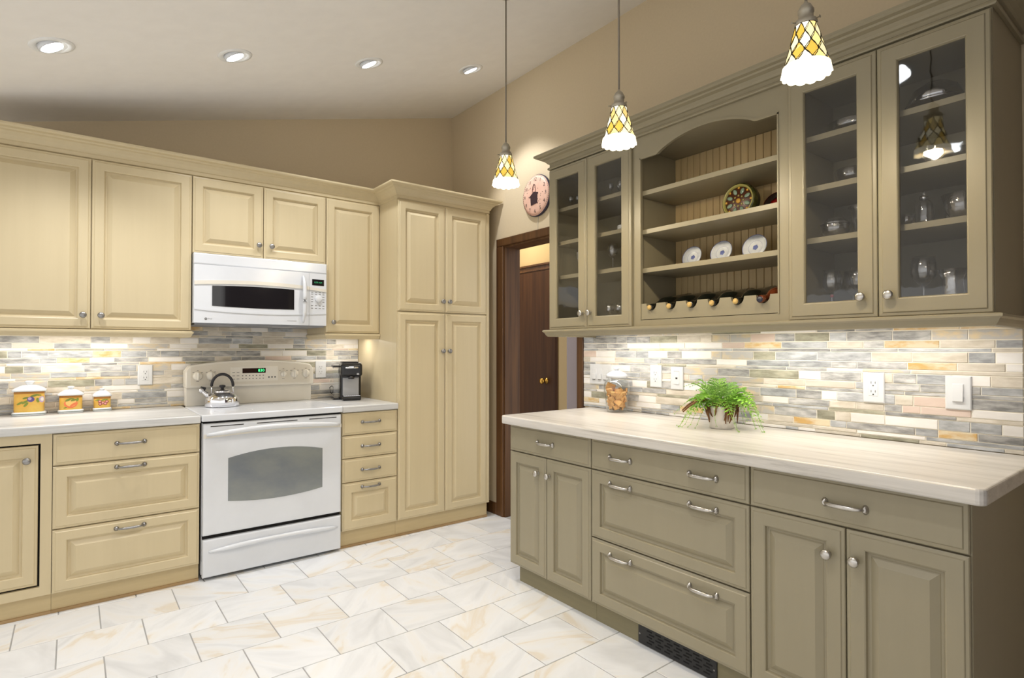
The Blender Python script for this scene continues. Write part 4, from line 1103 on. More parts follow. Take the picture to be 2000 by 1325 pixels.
# ------------------------------------------------------------------ kettle
def kettle():
    x, y, z = 0.752, 3.965, 0.9145
    t = thing('tea_kettle', 'polished steel whistling kettle with black loop handle on range', 'kettle', 'W', x, y, z)
    P = lambda a: [(r, h + z) for r, h in a]
    MB().lathe(P([(0.094, 0), (0.099, 0.003), (0.0985, 0.030), (0.099, 0.044), (0.094, 0.058), (0.080, 0.074), (0.060, 0.087), (0.048, 0.092), (0.002, 0.092)]), 40, (x, y, 0)).build('body', 'chrome', t)
    ld = MB().lathe(P([(0.047, 0.090), (0.048, 0.096), (0.046, 0.100), (0.030, 0.106), (0.012, 0.110), (0.002, 0.110)]), 32, (x, y, 0)).build('lid', 'chrome', t)
    MB().lathe(P([(0.010, 0.108), (0.009, 0.116), (0.018, 0.124), (0.019, 0.130), (0.014, 0.134), (0.002, 0.135)]), 20, (x, y, 0)).build('lid_knob', 'black_soft', ld)
    dx, dy = -0.92, 0.39
    def q(r, h): return (x + dx * r, y + dy * r, z + h)
    sp = MB().tube([q(0.070, 0.062), q(0.092, 0.078), q(0.110, 0.094), q(0.116, 0.100)], [0.019, 0.016, 0.013, 0.014], 14).build('spout', 'chrome', t)
    MB().tube([q(0.112, 0.096), q(0.124, 0.106), q(0.130, 0.111)], [0.017, 0.018, 0.013], 14).build('whistle', 'chrome', sp)
    MB().tube([q(0.124, 0.124), q(0.112, 0.117), q(0.096, 0.112)], [0.004, 0.008, 0.009], 10).build('whistle_lever', 'black_soft', sp)
    pts = []; ax = (0.94, -0.30)
    for i in range(21):
        a = PI * i / 20
        pts.append((x + ax[0] * 0.062 * math.cos(a), y + ax[1] * 0.062 * math.cos(a), z + 0.128 + 0.075 * math.sin(a)))
    MB().tube(pts, 0.0085, 12).build('handle', 'black_soft', t)
    for s_ in (-1, 1):
        MB().tube([(x + ax[0] * 0.063 * s_, y + ax[1] * 0.063 * s_, z + 0.080), (x + ax[0] * 0.062 * s_, y + ax[1] * 0.062 * s_, z + 0.132)], 0.0035, 8).build('handle_bracket', 'chrome', t)
kettle()

# ------------------------------------------------------------------ coffee maker
def coffee():
    x, y, z = 1.597, 3.985, 0.9125
    t = thing('coffee_maker', 'black single cup coffee maker with silver splash plate', 'coffee maker', 'W', x, y, z)
    t.rotation_euler = (0, 0, -0.26); FR[t.name] = ('W', 0, 0, 0)
    wd = 0.074     # half width; front faces -y locally
    b = MB().box(-wd, wd, -0.050, 0.110, 0.0, 0.245); b.build('body', 'black_plastic', t, bevel=0.016, seg=3)
    MB().box(-wd - 0.001, wd + 0.001, -0.112, 0.06, 0.168, 0.262).build('brew_head', 'black_plastic', t, bevel=0.018, seg=3)
    MB().box(-0.058, 0.058, -0.04, 0.09, 0.2625, 0.272).build('top_lid', 'dark_plastic', t, bevel=0.004)
    pts = [(wd * 0.98 * math.sin(a), -0.055 - 0.062 * math.cos(a), 0.232) for a in [(-1.25 + 2.5 * i / 14) for i in range(15)]]
    MB().tube(pts, 0.0075, 10).build('lift_handle', 'chrome', t)
    MB().box(-0.056, 0.056, -0.056, -0.0495, 0.030, 0.160).build('splash_plate', 'grey_plastic', t, bevel=0.006, seg=3)
    MB().lathe([(0.020, 0.150), (0.024, 0.170)], 18, (0, -0.085, 0)).build('spout', 'dark_plastic', t)
    MB().box(-0.064, 0.064, -0.130, -0.052, 0.0, 0.030).build('drip_base', 'black_plastic', t, bevel=0.010, seg=3)
    tr = MB().box(-0.058, 0.058, -0.124, -0.056, 0.0302, 0.034).build('drip_tray', 'chrome', t, bevel=0.001)
    b = MB()
    for k in range(7): b.box(-0.046 + 0.0145 * k, -0.041 + 0.0145 * k, -0.116, -0.064, 0.0341, 0.0346)
    b.build('tray_slots', 'slot_dark', tr)
    rs = MB().box(-wd - 0.042, -wd - 0.001, -0.03, 0.105, 0.012, 0.232).build('water_tank', 'jar_glass', t, bevel=0.008)
    MB().box(-wd - 0.045, -wd + 0.002, -0.034, 0.109, 0.2325, 0.245).build('tank_lid', 'dark_plastic', t, bevel=0.003)
    MB().box(-wd - 0.044, -wd + 0.002, -0.034, 0.109, 0.0, 0.0115).build('tank_base', 'black_plastic', t, bevel=0.003)
    MB().box(0.034, 0.050, -0.1135, -0.1125, 0.180, 0.192).build('badge', 'grey_plastic', t)
    MB().box(0.052, 0.070, -0.095, -0.05, 0.2625, 0.2665).build('button_pad', 'grey_plastic', t, bevel=0.001)
    pts = [(-0.10, 0.112, 0.02), (-0.125, 0.115, 0.045), (-0.13, 0.115, 0.08), (-0.11, 0.118, 0.095)]
    MB().tube(pts, 0.003, 8).build('power_cord', 'black_soft', t)
coffee()

# ------------------------------------------------------------------ cookie jar
def cookie_jar():
    x, y, z = 2.495, 2.225, 0.9125
    t = thing('cookie_jar', 'clear glass jar with white knobbed lid holding biscuits', 'jar', 'W', x, y, z)
    out = [(0.046, 0.0), (0.056, 0.003), (0.058, 0.012), (0.064, 0.060), (0.073, 0.115), (0.076, 0.145), (0.073, 0.165), (0.062, 0.180), (0.052, 0.187), (0.051, 0.196)]
    inn = [(0.048, 0.195), (0.049, 0.187), (0.059, 0.178), (0.070, 0.163), (0.073, 0.145), (0.070, 0.115), (0.061, 0.060), (0.055, 0.014), (0.002, 0.010)]
    MB().lathe([(r, h + z) for r, h in out + inn], 40, (x, y, 0), close=False).build('glass_body', 'jar_glass', t)
    ld = MB().lathe([(r, h + z) for r, h in ((0.050, 0.1965), (0.060, 0.199), (0.061, 0.214), (0.056, 0.219), (0.044, 0.228), (0.024, 0.238), (0.014, 0.241), (0.002, 0.2415))], 36, (x, y, 0)).build('lid', 'white_gloss', t)
    MB().lathe([(r, h + z) for r, h in ((0.012, 0.240), (0.010, 0.245), (0.020, 0.251), (0.020, 0.256), (0.010, 0.262), (0.002, 0.264))], 20, (x, y, 0)).build('lid_knob', 'white_gloss', ld)
    rnd = random.Random(5); k = 0
    for lvl in range(7):
        zz = z + 0.030 + 0.0152 * lvl; RO = 0.0375 + 0.0022 * lvl
        for i in range(7):
            a = 2 * PI * i / 5 + lvl * 0.7 + rnd.uniform(-0.2, 0.2); R_ = RO if i < 5 else 0.012 * (i - 4.5)
            b = MB(); s_ = rnd.uniform(0.0150, 0.0195)
            b.box(-s_, s_, -0.0052, 0.0052, -s_ * 0.9, s_ * 0.9)
            me_ = b.mesh('biscuit', 'cookie', 'W', (0, 0, 0))
            o = bpy.data.objects.new('biscuit', me_); C.objects.link(o)
            o.location = (x + R_ * math.cos(a), y + R_ * math.sin(a), zz)
            o.rotation_euler = (rnd.uniform(-0.7, 0.7), rnd.uniform(-0.7, 0.7), a + PI / 2 + rnd.uniform(-0.5, 0.5))
            bv = o.modifiers.new('bevel', 'BEVEL'); bv.width = 0.003; bv.segments = 2
            tag(o, 'small tan biscuit heaped inside the glass jar', 'biscuit', 'biscuits in the jar')
    b = MB().box(-0.026, 0.026, -0.006, 0.006, -0.022, 0.022); o = b.build('biscuit', 'cookie', bevel=0.003)
    o.location = (x - 0.030, y + 0.020, z + 0.146); o.rotation_euler = (0.35, 0.4, -0.9)
    tag(o, 'large square biscuit leaning on top inside the glass jar', 'biscuit', 'biscuits in the jar')
cookie_jar()

# ------------------------------------------------------------------ fern
def fern():
    x, y, z = 2.375, 1.480, 0.9125
    t = thing('potted_fern', 'bushy green fern with trailing roots in a white pot', 'potted plant', 'W', x, y, z)
    MB().lathe([(r, h + z) for r, h in ((0.048, 0), (0.053, 0.003), (0.058, 0.040), (0.064, 0.092), (0.068, 0.098), (0.066, 0.104), (0.060, 0.104), (0.057, 0.090), (0.002, 0.088))], 36, (x, y, 0)).build('pot', 'pot_white', t)
    MB().lathe([(0.058, z + 0.089), (0.045, z + 0.108), (0.002, z + 0.116)], 20, (x, y, 0)).build('soil', 'soil', t)
    rnd = random.Random(11)
    for i in range(26):
        a = rnd.uniform(0, 2 * PI) if i > 15 else rnd.uniform(PI * 0.75, PI * 1.9)
        L = rnd.uniform(0.03, 0.085); p = []; tw = rnd.uniform(-0.5, 0.5)
        p.append((x + 0.030 * math.cos(a), y + 0.030 * math.sin(a), z + 0.108))
        p.append((x + 0.058 * math.cos(a + tw * 0.2), y + 0.058 * math.sin(a + tw * 0.2), z + 0.118 + rnd.uniform(-0.004, 0.008)))
        p.append((x + 0.074 * math.cos(a + tw * 0.4), y + 0.074 * math.sin(a + tw * 0.4), z + 0.104))
        p.append((x + 0.073 * math.cos(a + tw * 0.6), y + 0.073 * math.sin(a + tw * 0.6), z + 0.104 - L * 0.5))
        p.append((x + 0.069 * math.cos(a + tw), y + 0.069 * math.sin(a + tw), z + 0.104 - L))
        MB().tube(p, [0.006, 0.0068, 0.0062, 0.0048, 0.002], 6).build('root', 'root', t)
    for a, L in ((2.55, 0.13), (2.25, 0.11)):
        p = [(x + r * math.cos(a + 0.2 * math.sin(9 * r)), y + r * math.sin(a + 0.2 * math.sin(9 * r)), z + 0.110 + h) for r, h in ((0.03, 0), (0.07, 0.022), (0.07 + L * 0.4, 0.018), (0.07 + L * 0.75, -0.004), (0.07 + L, -0.03))]
        MB().tube(p, [0.006, 0.0055, 0.005, 0.0042, 0.003], 6).build('root', 'root', t)
    def frond(a, L, rise, droop, mat, wd):
        b = MB(); n = 12; P = []
        for i in range(n + 1):
            s_ = i / n
            r = 0.02 + L * s_ * (1 - 0.10 * s_)
            h = 0.104 + rise * math.sin(min(1, s_ * 1.25) * PI / 2) - droop * s_ ** 2.2
            cu = 0.25 * math.sin(s_ * 2 + a * 3)
            P.append(Vector((x + r * math.cos(a + cu * s_), y + r * math.sin(a + cu * s_), max(z + h, z + 0.006))))
        b.tube([tuple(p) for p in P], [0.0016 - 0.001 * i / n for i in range(n + 1)], 5)
        for i in range(2, n + 1):
            d = (P[i] - P[i - 1]).normalized(); sd = d.cross(Vector((0, 0, 1)))
            if sd.length < 0.1: sd = Vector((-math.sin(a), math.cos(a), 0))
            sd.normalize(); up = sd.cross(d).normalized()
            env = math.sin(min(1.0, (i - 1) / n * 1.25 + 0.18) * PI) ** 0.7 if i < n else 0.15
            l = wd * max(env, 0.12)
            for sg in (-1, 1):
                ax = (sd * sg * 0.86 + d * 0.5).normalized()
                for q in range(3):        # three lobes to every leaflet
                    c0 = P[i] + ax * l * (0.02 + 0.30 * q); dl = (ax * 0.9 + d * (0.5 - 0.2 * q)).normalized(); l2 = l * (0.50 - 0.06 * q)
                    nn = (d * 0.9 - ax * 0.3).normalized()
                    k1 = c0 + dl * l2 * 0.45 + nn * l2 * 0.23 + up * 0.003; k2 = c0 + dl * l2 * 0.45 - nn * l2 * 0.23 + up * 0.002; tip = c0 + dl * l2 - up * 0.003
                    lo = min(c0.z, k1.z, k2.z, tip.z)
                    if lo < z + 0.001:
                        for v_ in (c0, k1, k2, tip): v_.z = max(v_.z, z + 0.0015)
                    b.add([tuple(c0), tuple(k1), tuple(tip), tuple(k2)], [(0, 1, 2), (0, 2, 3)])
        b.build('frond', mat, t)
    for i in range(36):
        a = 2 * PI * i * 0.382 + rnd.uniform(-0.1, 0.1)
        tow = math.cos(a)           # +x is the wall behind, 0.2 m away
        inner = i % 3 == 0
        L = rnd.uniform(0.13, 0.20) * (0.8 if tow > 0.4 else 1.0)
        frond(a, L * (0.80 if inner else 1.0), rnd.uniform(0.09, 0.135) if inner else rnd.uniform(0.05, 0.12), rnd.uniform(0.02, 0.08) if inner else rnd.uniform(0.07, 0.22),
              'leaf' if i % 3 else 'leaf_dark', rnd.uniform(0.040, 0.056))
    for a, L, r_, d_ in ((-1.75, 0.220, 0.07, 0.12), (-1.45, 0.21, 0.05, 0.19), (1.75, 0.215, 0.06, 0.11), (2.0, 0.195, 0.05, 0.19), (-2.35, 0.15, 0.05, 0.17), (-2.0, 0.20, 0.09, 0.17), (3.0, 0.13, 0.06, 0.17)):
        frond(a, L, r_, d_, 'leaf', 0.050)
fern()

# ------------------------------------------------------------------ clock
def clock():
    u, z = -3.045, 2.362; r = 0.148
    t = thing('wall_clock', 'round pink wall clock with dots and a dark birdhouse drawing', 'clock', 'R', u, 0.02, z - r)
    MB().lathe([(r * 0.94, 0.001), (r, 0.006), (r, 0.018), (r * 0.975, 0.024)], 48, (u, 0, z), 'w').build('rim', 'clock_rim', t)
    fc = MB().lathe([(r * 0.972, 0.018), (r * 0.965, 0.0245), (r * 0.80, 0.031), (r * 0.5, 0.036), (r * 0.2, 0.038), (0.002, 0.038)], 48, (u, 0, z), 'w').build('dial', 'clock_face', t)
    def wf(d):
        q = d / r
        K = ((0, 0.038), (0.2, 0.038), (0.5, 0.036), (0.80, 0.031), (0.965, 0.0245))
        for (a, b_), (c, d_) in zip(K, K[1:]):
            if q <= c: return b_ + (d_ - b_) * (q - a) / (c - a) + 0.0009
        return 0.0255
    for i in range(1, 13):
        a = PI / 2 - i * PI / 6
        b = MB().text(str(i), 0.036, u + 0.76 * r * math.cos(a), 0, z + 0.76 * r * math.sin(a))
        b.v = [(p[0], wf(math.hypot(p[0] - u, p[2] - z)), p[2]) for p in b.v]
        b.build('numeral', 'clock_ink', fc)
    b = MB(); rnd = random.Random(3)
    for i in range(60):
        a = 2 * PI * i / 60
        b.lathe([(0.0022, wf(0.92 * r) - 0.001), (0.0020, wf(0.92 * r))], 8, (u + 0.92 * r * math.cos(a), 0, z + 0.92 * r * math.sin(a)), 'w')
    b.build('minute_dots', 'clock_ink', fc)
    b = MB()
    for i in range(34):
        a = rnd.uniform(0, 2 * PI); d = rnd.uniform(0.30, 0.62) * r
        if math.sin(a) < -0.1 and math.cos(a) < 0.3: continue
        b.lathe([(0.0028, wf(d) - 0.001), (0.0026, wf(d))], 8, (u + d * math.cos(a), 0, z + d * math.sin(a)), 'w')
    b.build('painted_dots', 'clock_brown', fc)
    b = MB(); ho = [(u - 0.038, z - 0.068), (u + 0.030, z - 0.060), (u + 0.034, z + 0.008), (u - 0.044, z + 0.002)]
    b.poly(ho, 0.0366, 0.0392); b.poly([(u - 0.060, z - 0.010), (u + 0.042, z + 0.004), (u + 0.040, z + 0.014), (u - 0.006, z + 0.026)], 0.0366, 0.0394); b.build('painted_birdhouse', 'clock_ink', fc)
    b = MB().tube([(u + 0.016 * math.cos(a) - 0.004, 0.0385, z + 0.022 + 0.056 * math.sin(a)) for a in [PI * i / 12 for i in range(13)]], 0.0022, 6); b.build('painted_loop', 'clock_brown', fc)
    b = MB().tube([(u, 0.001, z - r - 0.001), (u - 0.004, 0.001, z - r - 0.05), (u - 0.004, 0.001, z - r - 0.088)], 0.0014, 6); b.build('wire', 'plate_white', t)
clock()

# ------------------------------------------------------------------ things on the open shelves
def flat_plate(u, wb, z, r, lean, label, group, name='plate', cat='plate', turn=0.0):
    """plate standing on a shelf and leaning back; local z is its axis"""
    t = thing(name, label, cat, 'R', u, wb, z, group=group)
    M_ = lambda p: (u + p[0] * math.cos(turn) - p[1] * 0 , wb + math.sin(lean) * (-(p[1] + r)) + math.cos(lean) * p[2], z + math.cos(lean) * (p[1] + r) + math.sin(lean) * p[2])
    return t, M_
def put(b, M_): b.v = [M_(p) for p in b.v]; return b
def shelf_dishes():
    for k, (y, r, lab) in enumerate(((1.665, 0.054, 'small blue and white saucer farthest left on the lowest plate shelf'),
                                     (1.505, 0.056, 'second blue and white saucer from the left on the lowest plate shelf'),
                                     (1.340, 0.058, 'third blue and white saucer on the lowest plate shelf'),
                                     (1.168, 0.056, 'blue and white saucer half hidden by the right stile'))):
        t, M_ = flat_plate(-y, 0.185, 1.6805, r, 0.30, lab, 'saucers on the plate shelf', 'saucer', 'saucer')
        put(MB().lathe([(r * 0.45, 0), (r * 0.5, -0.004), (r * 0.55, 0.0), (r, 0.012), (r, 0.014), (r * 0.55, 0.003), (0.001, 0.002)], 32), M_).build('dish', 'china', t)
        put(MB().lathe([(r * 0.998, 0.0142), (r * 0.965, 0.0134)], 32, close=False), M_).build('blue_rim', 'china_blue', t)
        put(MB().lathe([(r * 0.24, 0.0026), (r * 0.22, 0.0030), (r * 0.06, 0.0030)], 5), M_).build('blue_motif', 'china_blue', t)
        put(MB().lathe([(r * 0.57, 0.0038), (r * 0.555, 0.0034)], 32, close=False), M_).build('blue_line', 'china_blue', t)
    r = 0.081
    t, M_ = flat_plate(-1.408, 0.200, 1.8772, r, 0.07, 'round green and brown majolica dish with petal pattern on the middle shelf', None, 'majolica_dish', 'dish')
    put(MB().lathe([(r * 0.8, -0.055), (r * 0.97, -0.05), (r, -0.02), (r, 0.0), (r * 0.90, 0.008), (r * 0.84, 0.004), (r * 0.80, -0.004), (0.001, -0.006)], 40), M_).build('bowl', 'majolica_green', t)
    put(MB().lathe([(r * 0.92, 0.0082), (r * 0.86, 0.0092), (r * 0.80, -0.001)], 40, close=False), M_).build('rim', 'majolica_rim', t)
    put(MB().lathe([(r * 0.79, -0.003), (r * 0.78, -0.0022), (0.001, -0.0022)], 40), M_).build('center', 'majolica_dark', t)
    for i in range(8):
        a = 2 * PI * i / 8 + PI / 8
        b = MB().lathe([(0.001, -0.001), (0.010, -0.001), (0.008, 0.0012), (0.001, 0.002)], 12, sx=1.55)
        b.v = [(0.046 * math.cos(a) + p[0] * math.cos(a) - p[1] * math.sin(a), 0.046 * math.sin(a) + p[0] * math.sin(a) + p[1] * math.cos(a), p[2]) for p in b.v]
        put(b, M_).build('petal', 'majolica_petal', t)
        a += PI / 8
        put(MB().lathe([(0.006, -0.001), (0.005, 0.0008)], 8, (0.060 * math.cos(a), 0.060 * math.sin(a), 0)), M_).build('bead', 'majolica_amber', t)
        put(MB().lathe([(0.005, -0.001), (0.004, 0.0010)], 8, (0.024 * math.cos(a), 0.024 * math.sin(a), 0)), M_).build('bead', 'majolica_rim', t)
    put(MB().lathe([(0.012, -0.001), (0.011, 0.002), (0.002, 0.003)], 14), M_).build('boss', 'majolica_amber', t)
    r = 0.055
    t, M_ = flat_plate(-1.248, 0.19, 1.8738, r, 0.45, 'dark red dish leaning beside the majolica dish on the middle shelf', None, 'lacquer_dish', 'dish')
    put(MB().lathe([(r * 0.6, -0.010), (r * 0.95, -0.004), (r, 0.002), (r * 0.94, 0.004), (r * 0.7, -0.002), (0.001, -0.004)], 32), M_).build('dish', 'black_lacquer', t)
    put(MB().lathe([(r * 0.99, 0.0025), (r * 0.92, 0.0042)], 32, close=False), M_).build('rim', 'red_lacquer', t)
    put(MB().lathe([(r * 0.52, -0.0025), (r * 0.2, -0.0012), (0.001, -0.0010)], 7), M_).build('flower', 'red_lacquer', t)
    # wine bottles lying in the rest, necks forward
    info = ((1.761, 'cork', 'dark wine bottle with pale cork farthest left in the scalloped rest', 1),
            (1.648, 'cork', 'second dark wine bottle from the left in the scalloped rest', 1),
            (1.535, 'cork', 'third dark wine bottle from the left in the scalloped rest', 1),
            (1.422, 'cork', 'fourth dark wine bottle from the left in the scalloped rest', 1),
            (1.309, 'cork', 'fifth dark wine bottle in the scalloped rest left of the amber one', 1),
            (1.196, 'navy_foil', 'amber wine bottle with navy foil cap in the scalloped rest', 2))
    for y, cap, lab, kd in info:
        u = -y; zc = 1.4800
        t = thing('wine_bottle', lab, 'bottle', 'R', u, 0.22, zc - 0.038, group='wine bottles in the rack')
        fw = 0.388 if kd < 2 else 0.40
        m_ = 'wine_bottle' if kd < 2 else 'rose_bottle'
        R_ = 0.0375 if kd else 0.012
        # body dips so that it clears the notch: neck low in front, body behind the front rest
        pr = [(0.030, 0.065), (R_, 0.070), (R_, 0.262), (R_ * 0.94, 0.284), (0.0245, 0.312), (0.0155, 0.336), (0.0140, fw - 0.030), (0.0160, fw - 0.028), (0.0160, fw - 0.006), (0.0125, fw)]
        b = MB().lathe([(min(a, R_) if not kd else a, h) for a, h in pr], 24, (u, 0, 0), 'w')
        b.v = [(p[0], p[1], p[2] + zc + (0.160 if kd else 0.04) * (fw - p[1])) for p in b.v]
        b.build('bottle', m_, t)
        MB().lathe([(0.0125, fw + 0.0002), (0.0122, fw + 0.004), (0.001, fw + 0.0045)], 18, (u, 0, zc), 'w').build('cap', cap, t)
shelf_dishes()

# ------------------------------------------------------------------ glassware behind the glass doors
def lathe_thing(name, label, cat, u, w_, z, parts, group=None, seg=20):
    t = thing(name, label, cat, 'R', u, w_, z, group=group)
    for nm, mat, prof, kw in parts:
        MB().lathe([(r, h + z) for r, h in prof], seg, (u, w_, 0), close=kw.get('close', False), ripple=kw.get('ripple', 0)).build(nm, mat, t)
    return t
def goblet_parts(s, mat, stem='clear_glass', hb=0.095, rb=0.036, hs=0.08):
    bowl = [(0.006, hs), (0.018, hs + 0.010), (rb * 0.92, hs + hb * 0.32), (rb, hs + hb * 0.55), (rb * 0.90, hs + hb), (rb * 0.87, hs + hb), (rb * 0.96, hs + hb * 0.55), (rb * 0.87, hs + hb * 0.33), (0.014, hs + 0.013), (0.001, hs + 0.012)]
    st = [(0.032, 0.0), (0.033, 0.002), (0.012, 0.006), (0.004, 0.014), (0.0035, hs - 0.01), (0.006, hs)]
    return [('bowl', mat, [(a * s, b_ * s) for a, b_ in bowl], {}), ('stem', stem, [(a * s, b_ * s) for a, b_ in st], {'close': True})]
E_ = 0.0004
def glassware():
    zb = ZB + 0.018 + E_
    # left cabinet
    for i, y in enumerate((2.400, 2.362, 2.322, 2.285)):
        lathe_thing('cordial_glass', 'tiny cordial glass in a row on the top shelf behind the first glass door', 'glass', -y, 0.300 - 0.02 * (i % 2), 2.10 + E_, goblet_parts(0.42, 'clear_glass'), 'cordial glasses behind first door', 12)
    for i, y in enumerate((2.090, 2.055, 2.020, 1.985, 1.955)):
        lathe_thing('cordial_glass', 'tiny cordial glass in a row on the top shelf behind the second glass door', 'glass', -y, 0.300 - 0.03 * (i % 2), 2.10 + E_, goblet_parts(0.44, 'clear_glass'), 'cordial glasses behind second door', 12)
    lathe_thing('tall_glass', 'tall clear glass on the top shelf beside the centre opening', 'glass', -1.945, 0.24, 2.10 + E_, [('body', 'clear_glass', [(0.020, 0), (0.026, 0.11), (0.024, 0.11), (0.018, 0.006), (0.001, 0.005)], {})])
    for k in range(3):
        lathe_thing('saucer', ('lowest', 'middle', 'topmost')[k] + ' white saucer of the small stack behind the second glass door', 'saucer', -1.985, 0.280, 1.905 + E_ + 0.0075 * k,
                    [('dish', 'white_gloss', [(0.030, 0), (0.058, 0.008), (0.058, 0.010), (0.030, 0.006), (0.001, 0.005)], {'close': True})], 'white saucer stack')
    lathe_thing('wine_glass', 'clear wine glass on the third shelf behind the first glass door', 'glass', -2.322, 0.300, 1.706 + E_, goblet_parts(0.80, 'clear_glass'))
    lathe_thing('wine_glass', 'clear wine glass on the third shelf next to the amber goblet', 'glass', -2.085, 0.290, 1.706 + E_, goblet_parts(0.80, 'clear_glass'))
    lathe_thing('tumbler', 'small clear tumbler on the third shelf between wine glass and amber goblet', 'glass', -2.035, 0.25, 1.706 + E_, [('body', 'clear_glass', [(0.018, 0), (0.022, 0.06), (0.020, 0.06), (0.016, 0.006), (0.001, 0.005)], {})])
    lathe_thing('amber_goblet', 'tall amber yellow glass goblet on the third shelf', 'glass', -1.985, 0.285, 1.706 + E_, goblet_parts(0.96, 'amber_glass', 'amber_glass', 0.10, 0.036, 0.07))
    lathe_thing('tumbler', 'rose tinted glass on the cabinet floor behind the first door', 'glass', -2.268, 0.290, zb, [('body', 'rose_glass', [(0.020, 0.03), (0.030, 0.06), (0.028, 0.10), (0.026, 0.10), (0.027, 0.06), (0.016, 0.034), (0.001, 0.032)], {}), ('foot', 'clear_glass', [(0.028, 0), (0.006, 0.006), (0.006, 0.03)], {'close': True})])
    for i, y in enumerate((2.105, 2.070, 2.035, 2.005)):
        lathe_thing('wine_glass', 'short sparkling wine glass on the cabinet floor behind the second door', 'glass', -y, 0.295 - 0.04 * (i % 2), zb, goblet_parts(0.66, 'cut_glass' if i < 2 else 'clear_glass'), 'short wine glasses behind second door', 16)
    lathe_thing('votive_glass', 'square lilac glass on the cabinet floor beside the centre opening', 'glass', -1.962, 0.300, zb + 0.0, [('body', 'lilac_glass', [(0.026, 0.042), (0.028, 0.048), (0.026, 0.098), (0.024, 0.098), (0.024, 0.05), (0.001, 0.048)], {}), ('foot', 'clear_glass', [(0.026, 0), (0.006, 0.008), (0.006, 0.042)], {'close': True})], seg=8)
    # right cabinet, left door
    bowl = lambda R_, h, f=0.45: [(R_ * f, 0), (R_ * 0.80, h * 0.35), (R_, h), (R_ * 0.96, h), (R_ * 0.76, h * 0.38), (R_ * f * 0.8, 0.006), (0.001, 0.005)]
    lathe_thing('ruffled_bowl', 'wide ruffled glass bowl on the top shelf behind the third glass door', 'bowl', -0.905, 0.22, 2.10 + E_, [('body', 'cut_glass', bowl(0.105, 0.045), {'ripple': 14})], seg=42)
    lathe_thing('crystal_bowl', 'round crystal bowl on the second shelf behind the third glass door', 'bowl', -0.905, 0.24, 1.905 + E_, [('body', 'cut_glass', bowl(0.065, 0.060), {})], seg=14)
    lathe_thing('crystal_dish', 'lidded cut crystal dish on the third shelf', 'bowl', -0.960, 0.270, 1.706 + E_, [('bowl', 'cut_glass', [(0.028, 0), (0.048, 0.020), (0.056, 0.050), (0.054, 0.052), (0.044, 0.024), (0.001, 0.006)], {}), ('lid', 'cut_glass', [(0.055, 0.053), (0.048, 0.062), (0.034, 0.070), (0.030, 0.076), (0.002, 0.077)], {'close': True})], seg=12)
    lathe_thing('crystal_vase', 'cut crystal ice bucket with flared rim beside the lidded dish', 'vase', -0.855, 0.265, 1.706 + E_, [('body', 'cut_glass', [(0.036, 0), (0.044, 0.05), (0.047, 0.085), (0.058, 0.105), (0.056, 0.106), (0.044, 0.085), (0.040, 0.05), (0.001, 0.006)], {})], seg=14)
    for y, wv, lab in ((0.968, 0.285, 'wine goblet with ruby stem nearest the open shelves'), (0.868, 0.285, 'wine goblet with ruby stem nearest the paired knobs')):
        t = lathe_thing('wine_goblet', lab, 'glass', -y, wv, zb, goblet_parts(1.0, 'clear_glass'), 'ruby stemmed goblets')
        MB().lathe([(0.002, zb + 0.068), (0.0065, zb + 0.073), (0.0065, zb + 0.079), (0.002, zb + 0.084)], 12, (-y, wv, 0)).build('ruby_bead', 'ruby_glass', t)
    lathe_thing('wine_goblet', 'wine goblet standing behind the two ruby stemmed goblets', 'glass', -0.925, 0.20, zb, goblet_parts(1.0, 'clear_glass'))
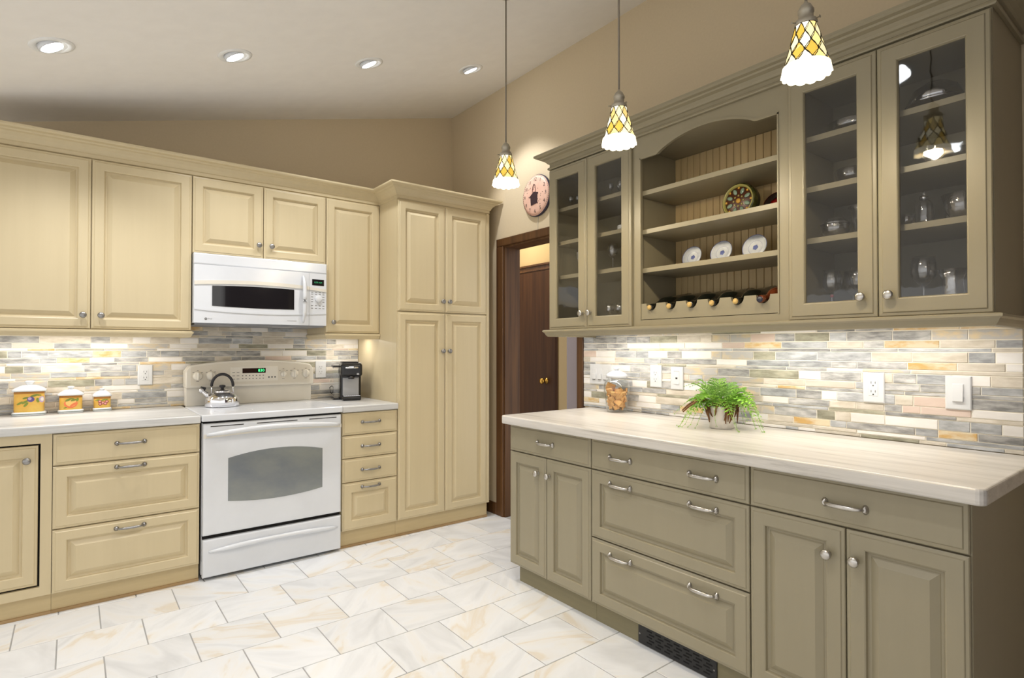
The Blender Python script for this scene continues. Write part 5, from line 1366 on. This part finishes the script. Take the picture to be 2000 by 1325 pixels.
    # right cabinet, right door
    lathe_thing('silver_dish', 'polished silver covered dish on the top shelf behind the last glass door', 'dish', -0.640, 0.250, 2.10 + E_, [('dish', 'silver', [(0.040, 0), (0.060, 0.004), (0.082, 0.020), (0.088, 0.024), (0.088, 0.028), (0.080, 0.030)], {'close': True}), ('cover', 'silver', [(0.080, 0.0305), (0.078, 0.045), (0.064, 0.075), (0.040, 0.092), (0.002, 0.098)], {'close': True})], seg=36)
    for y, wv, lab, s in ((0.668, 0.280, 'glass decanter with silver collar left on the third shelf', 1.0), (0.615, 0.165, 'glass decanter with silver collar behind the crystal bowl', 1.0)):
        t = lathe_thing('decanter', lab, 'decanter', -y, wv, 1.706 + E_, [('body', 'clear_glass', [(0.024, 0), (0.027, 0.004), (0.027, 0.070), (0.018, 0.082), (0.012, 0.088)], {'close': True}), ('collar', 'silver', [(0.0125, 0.088), (0.0125, 0.100), (0.006, 0.101)], {'close': True}), ('stopper', 'clear_glass', [(0.005, 0.101), (0.008, 0.108), (0.003, 0.118)], {'close': True})], 'decanters', 16)
    lathe_thing('crystal_bowl', 'large cut crystal bowl on the third shelf behind the last glass door', 'bowl', -0.560, 0.275, 1.706 + E_, [('body', 'cut_glass', bowl(0.060, 0.085), {})], seg=14)
    lathe_thing('glass_cup', 'small ribbed glass cup left of the decanters', 'glass', -0.715, 0.30, 1.706 + E_, [('body', 'cut_glass', bowl(0.026, 0.040), {})], seg=14)
    lathe_thing('wine_goblet', 'large clear goblet behind the last glass door', 'glass', -0.668, 0.290, zb, goblet_parts(1.08, 'clear_glass'))
    for y, wv, lab in ((0.585, 0.30, 'cut crystal pitcher beside the large clear goblet'), (0.518, 0.215, 'cut crystal vase nearest the end panel')):
        lathe_thing('crystal_vase', lab, 'vase', -y, wv, zb, [('body', 'cut_glass', [(0.030, 0), (0.034, 0.05), (0.030, 0.10), (0.040, 0.135), (0.038, 0.135), (0.027, 0.10), (0.030, 0.05), (0.001, 0.006)], {})], 'cut crystal vases', 14)
    lathe_thing('glass_bowl', 'shallow clear glass bowl on the second shelf behind the last glass door', 'bowl', -0.600, 0.24, 1.905 + E_, [('body', 'cut_glass', bowl(0.085, 0.040), {})], seg=24)
glassware()
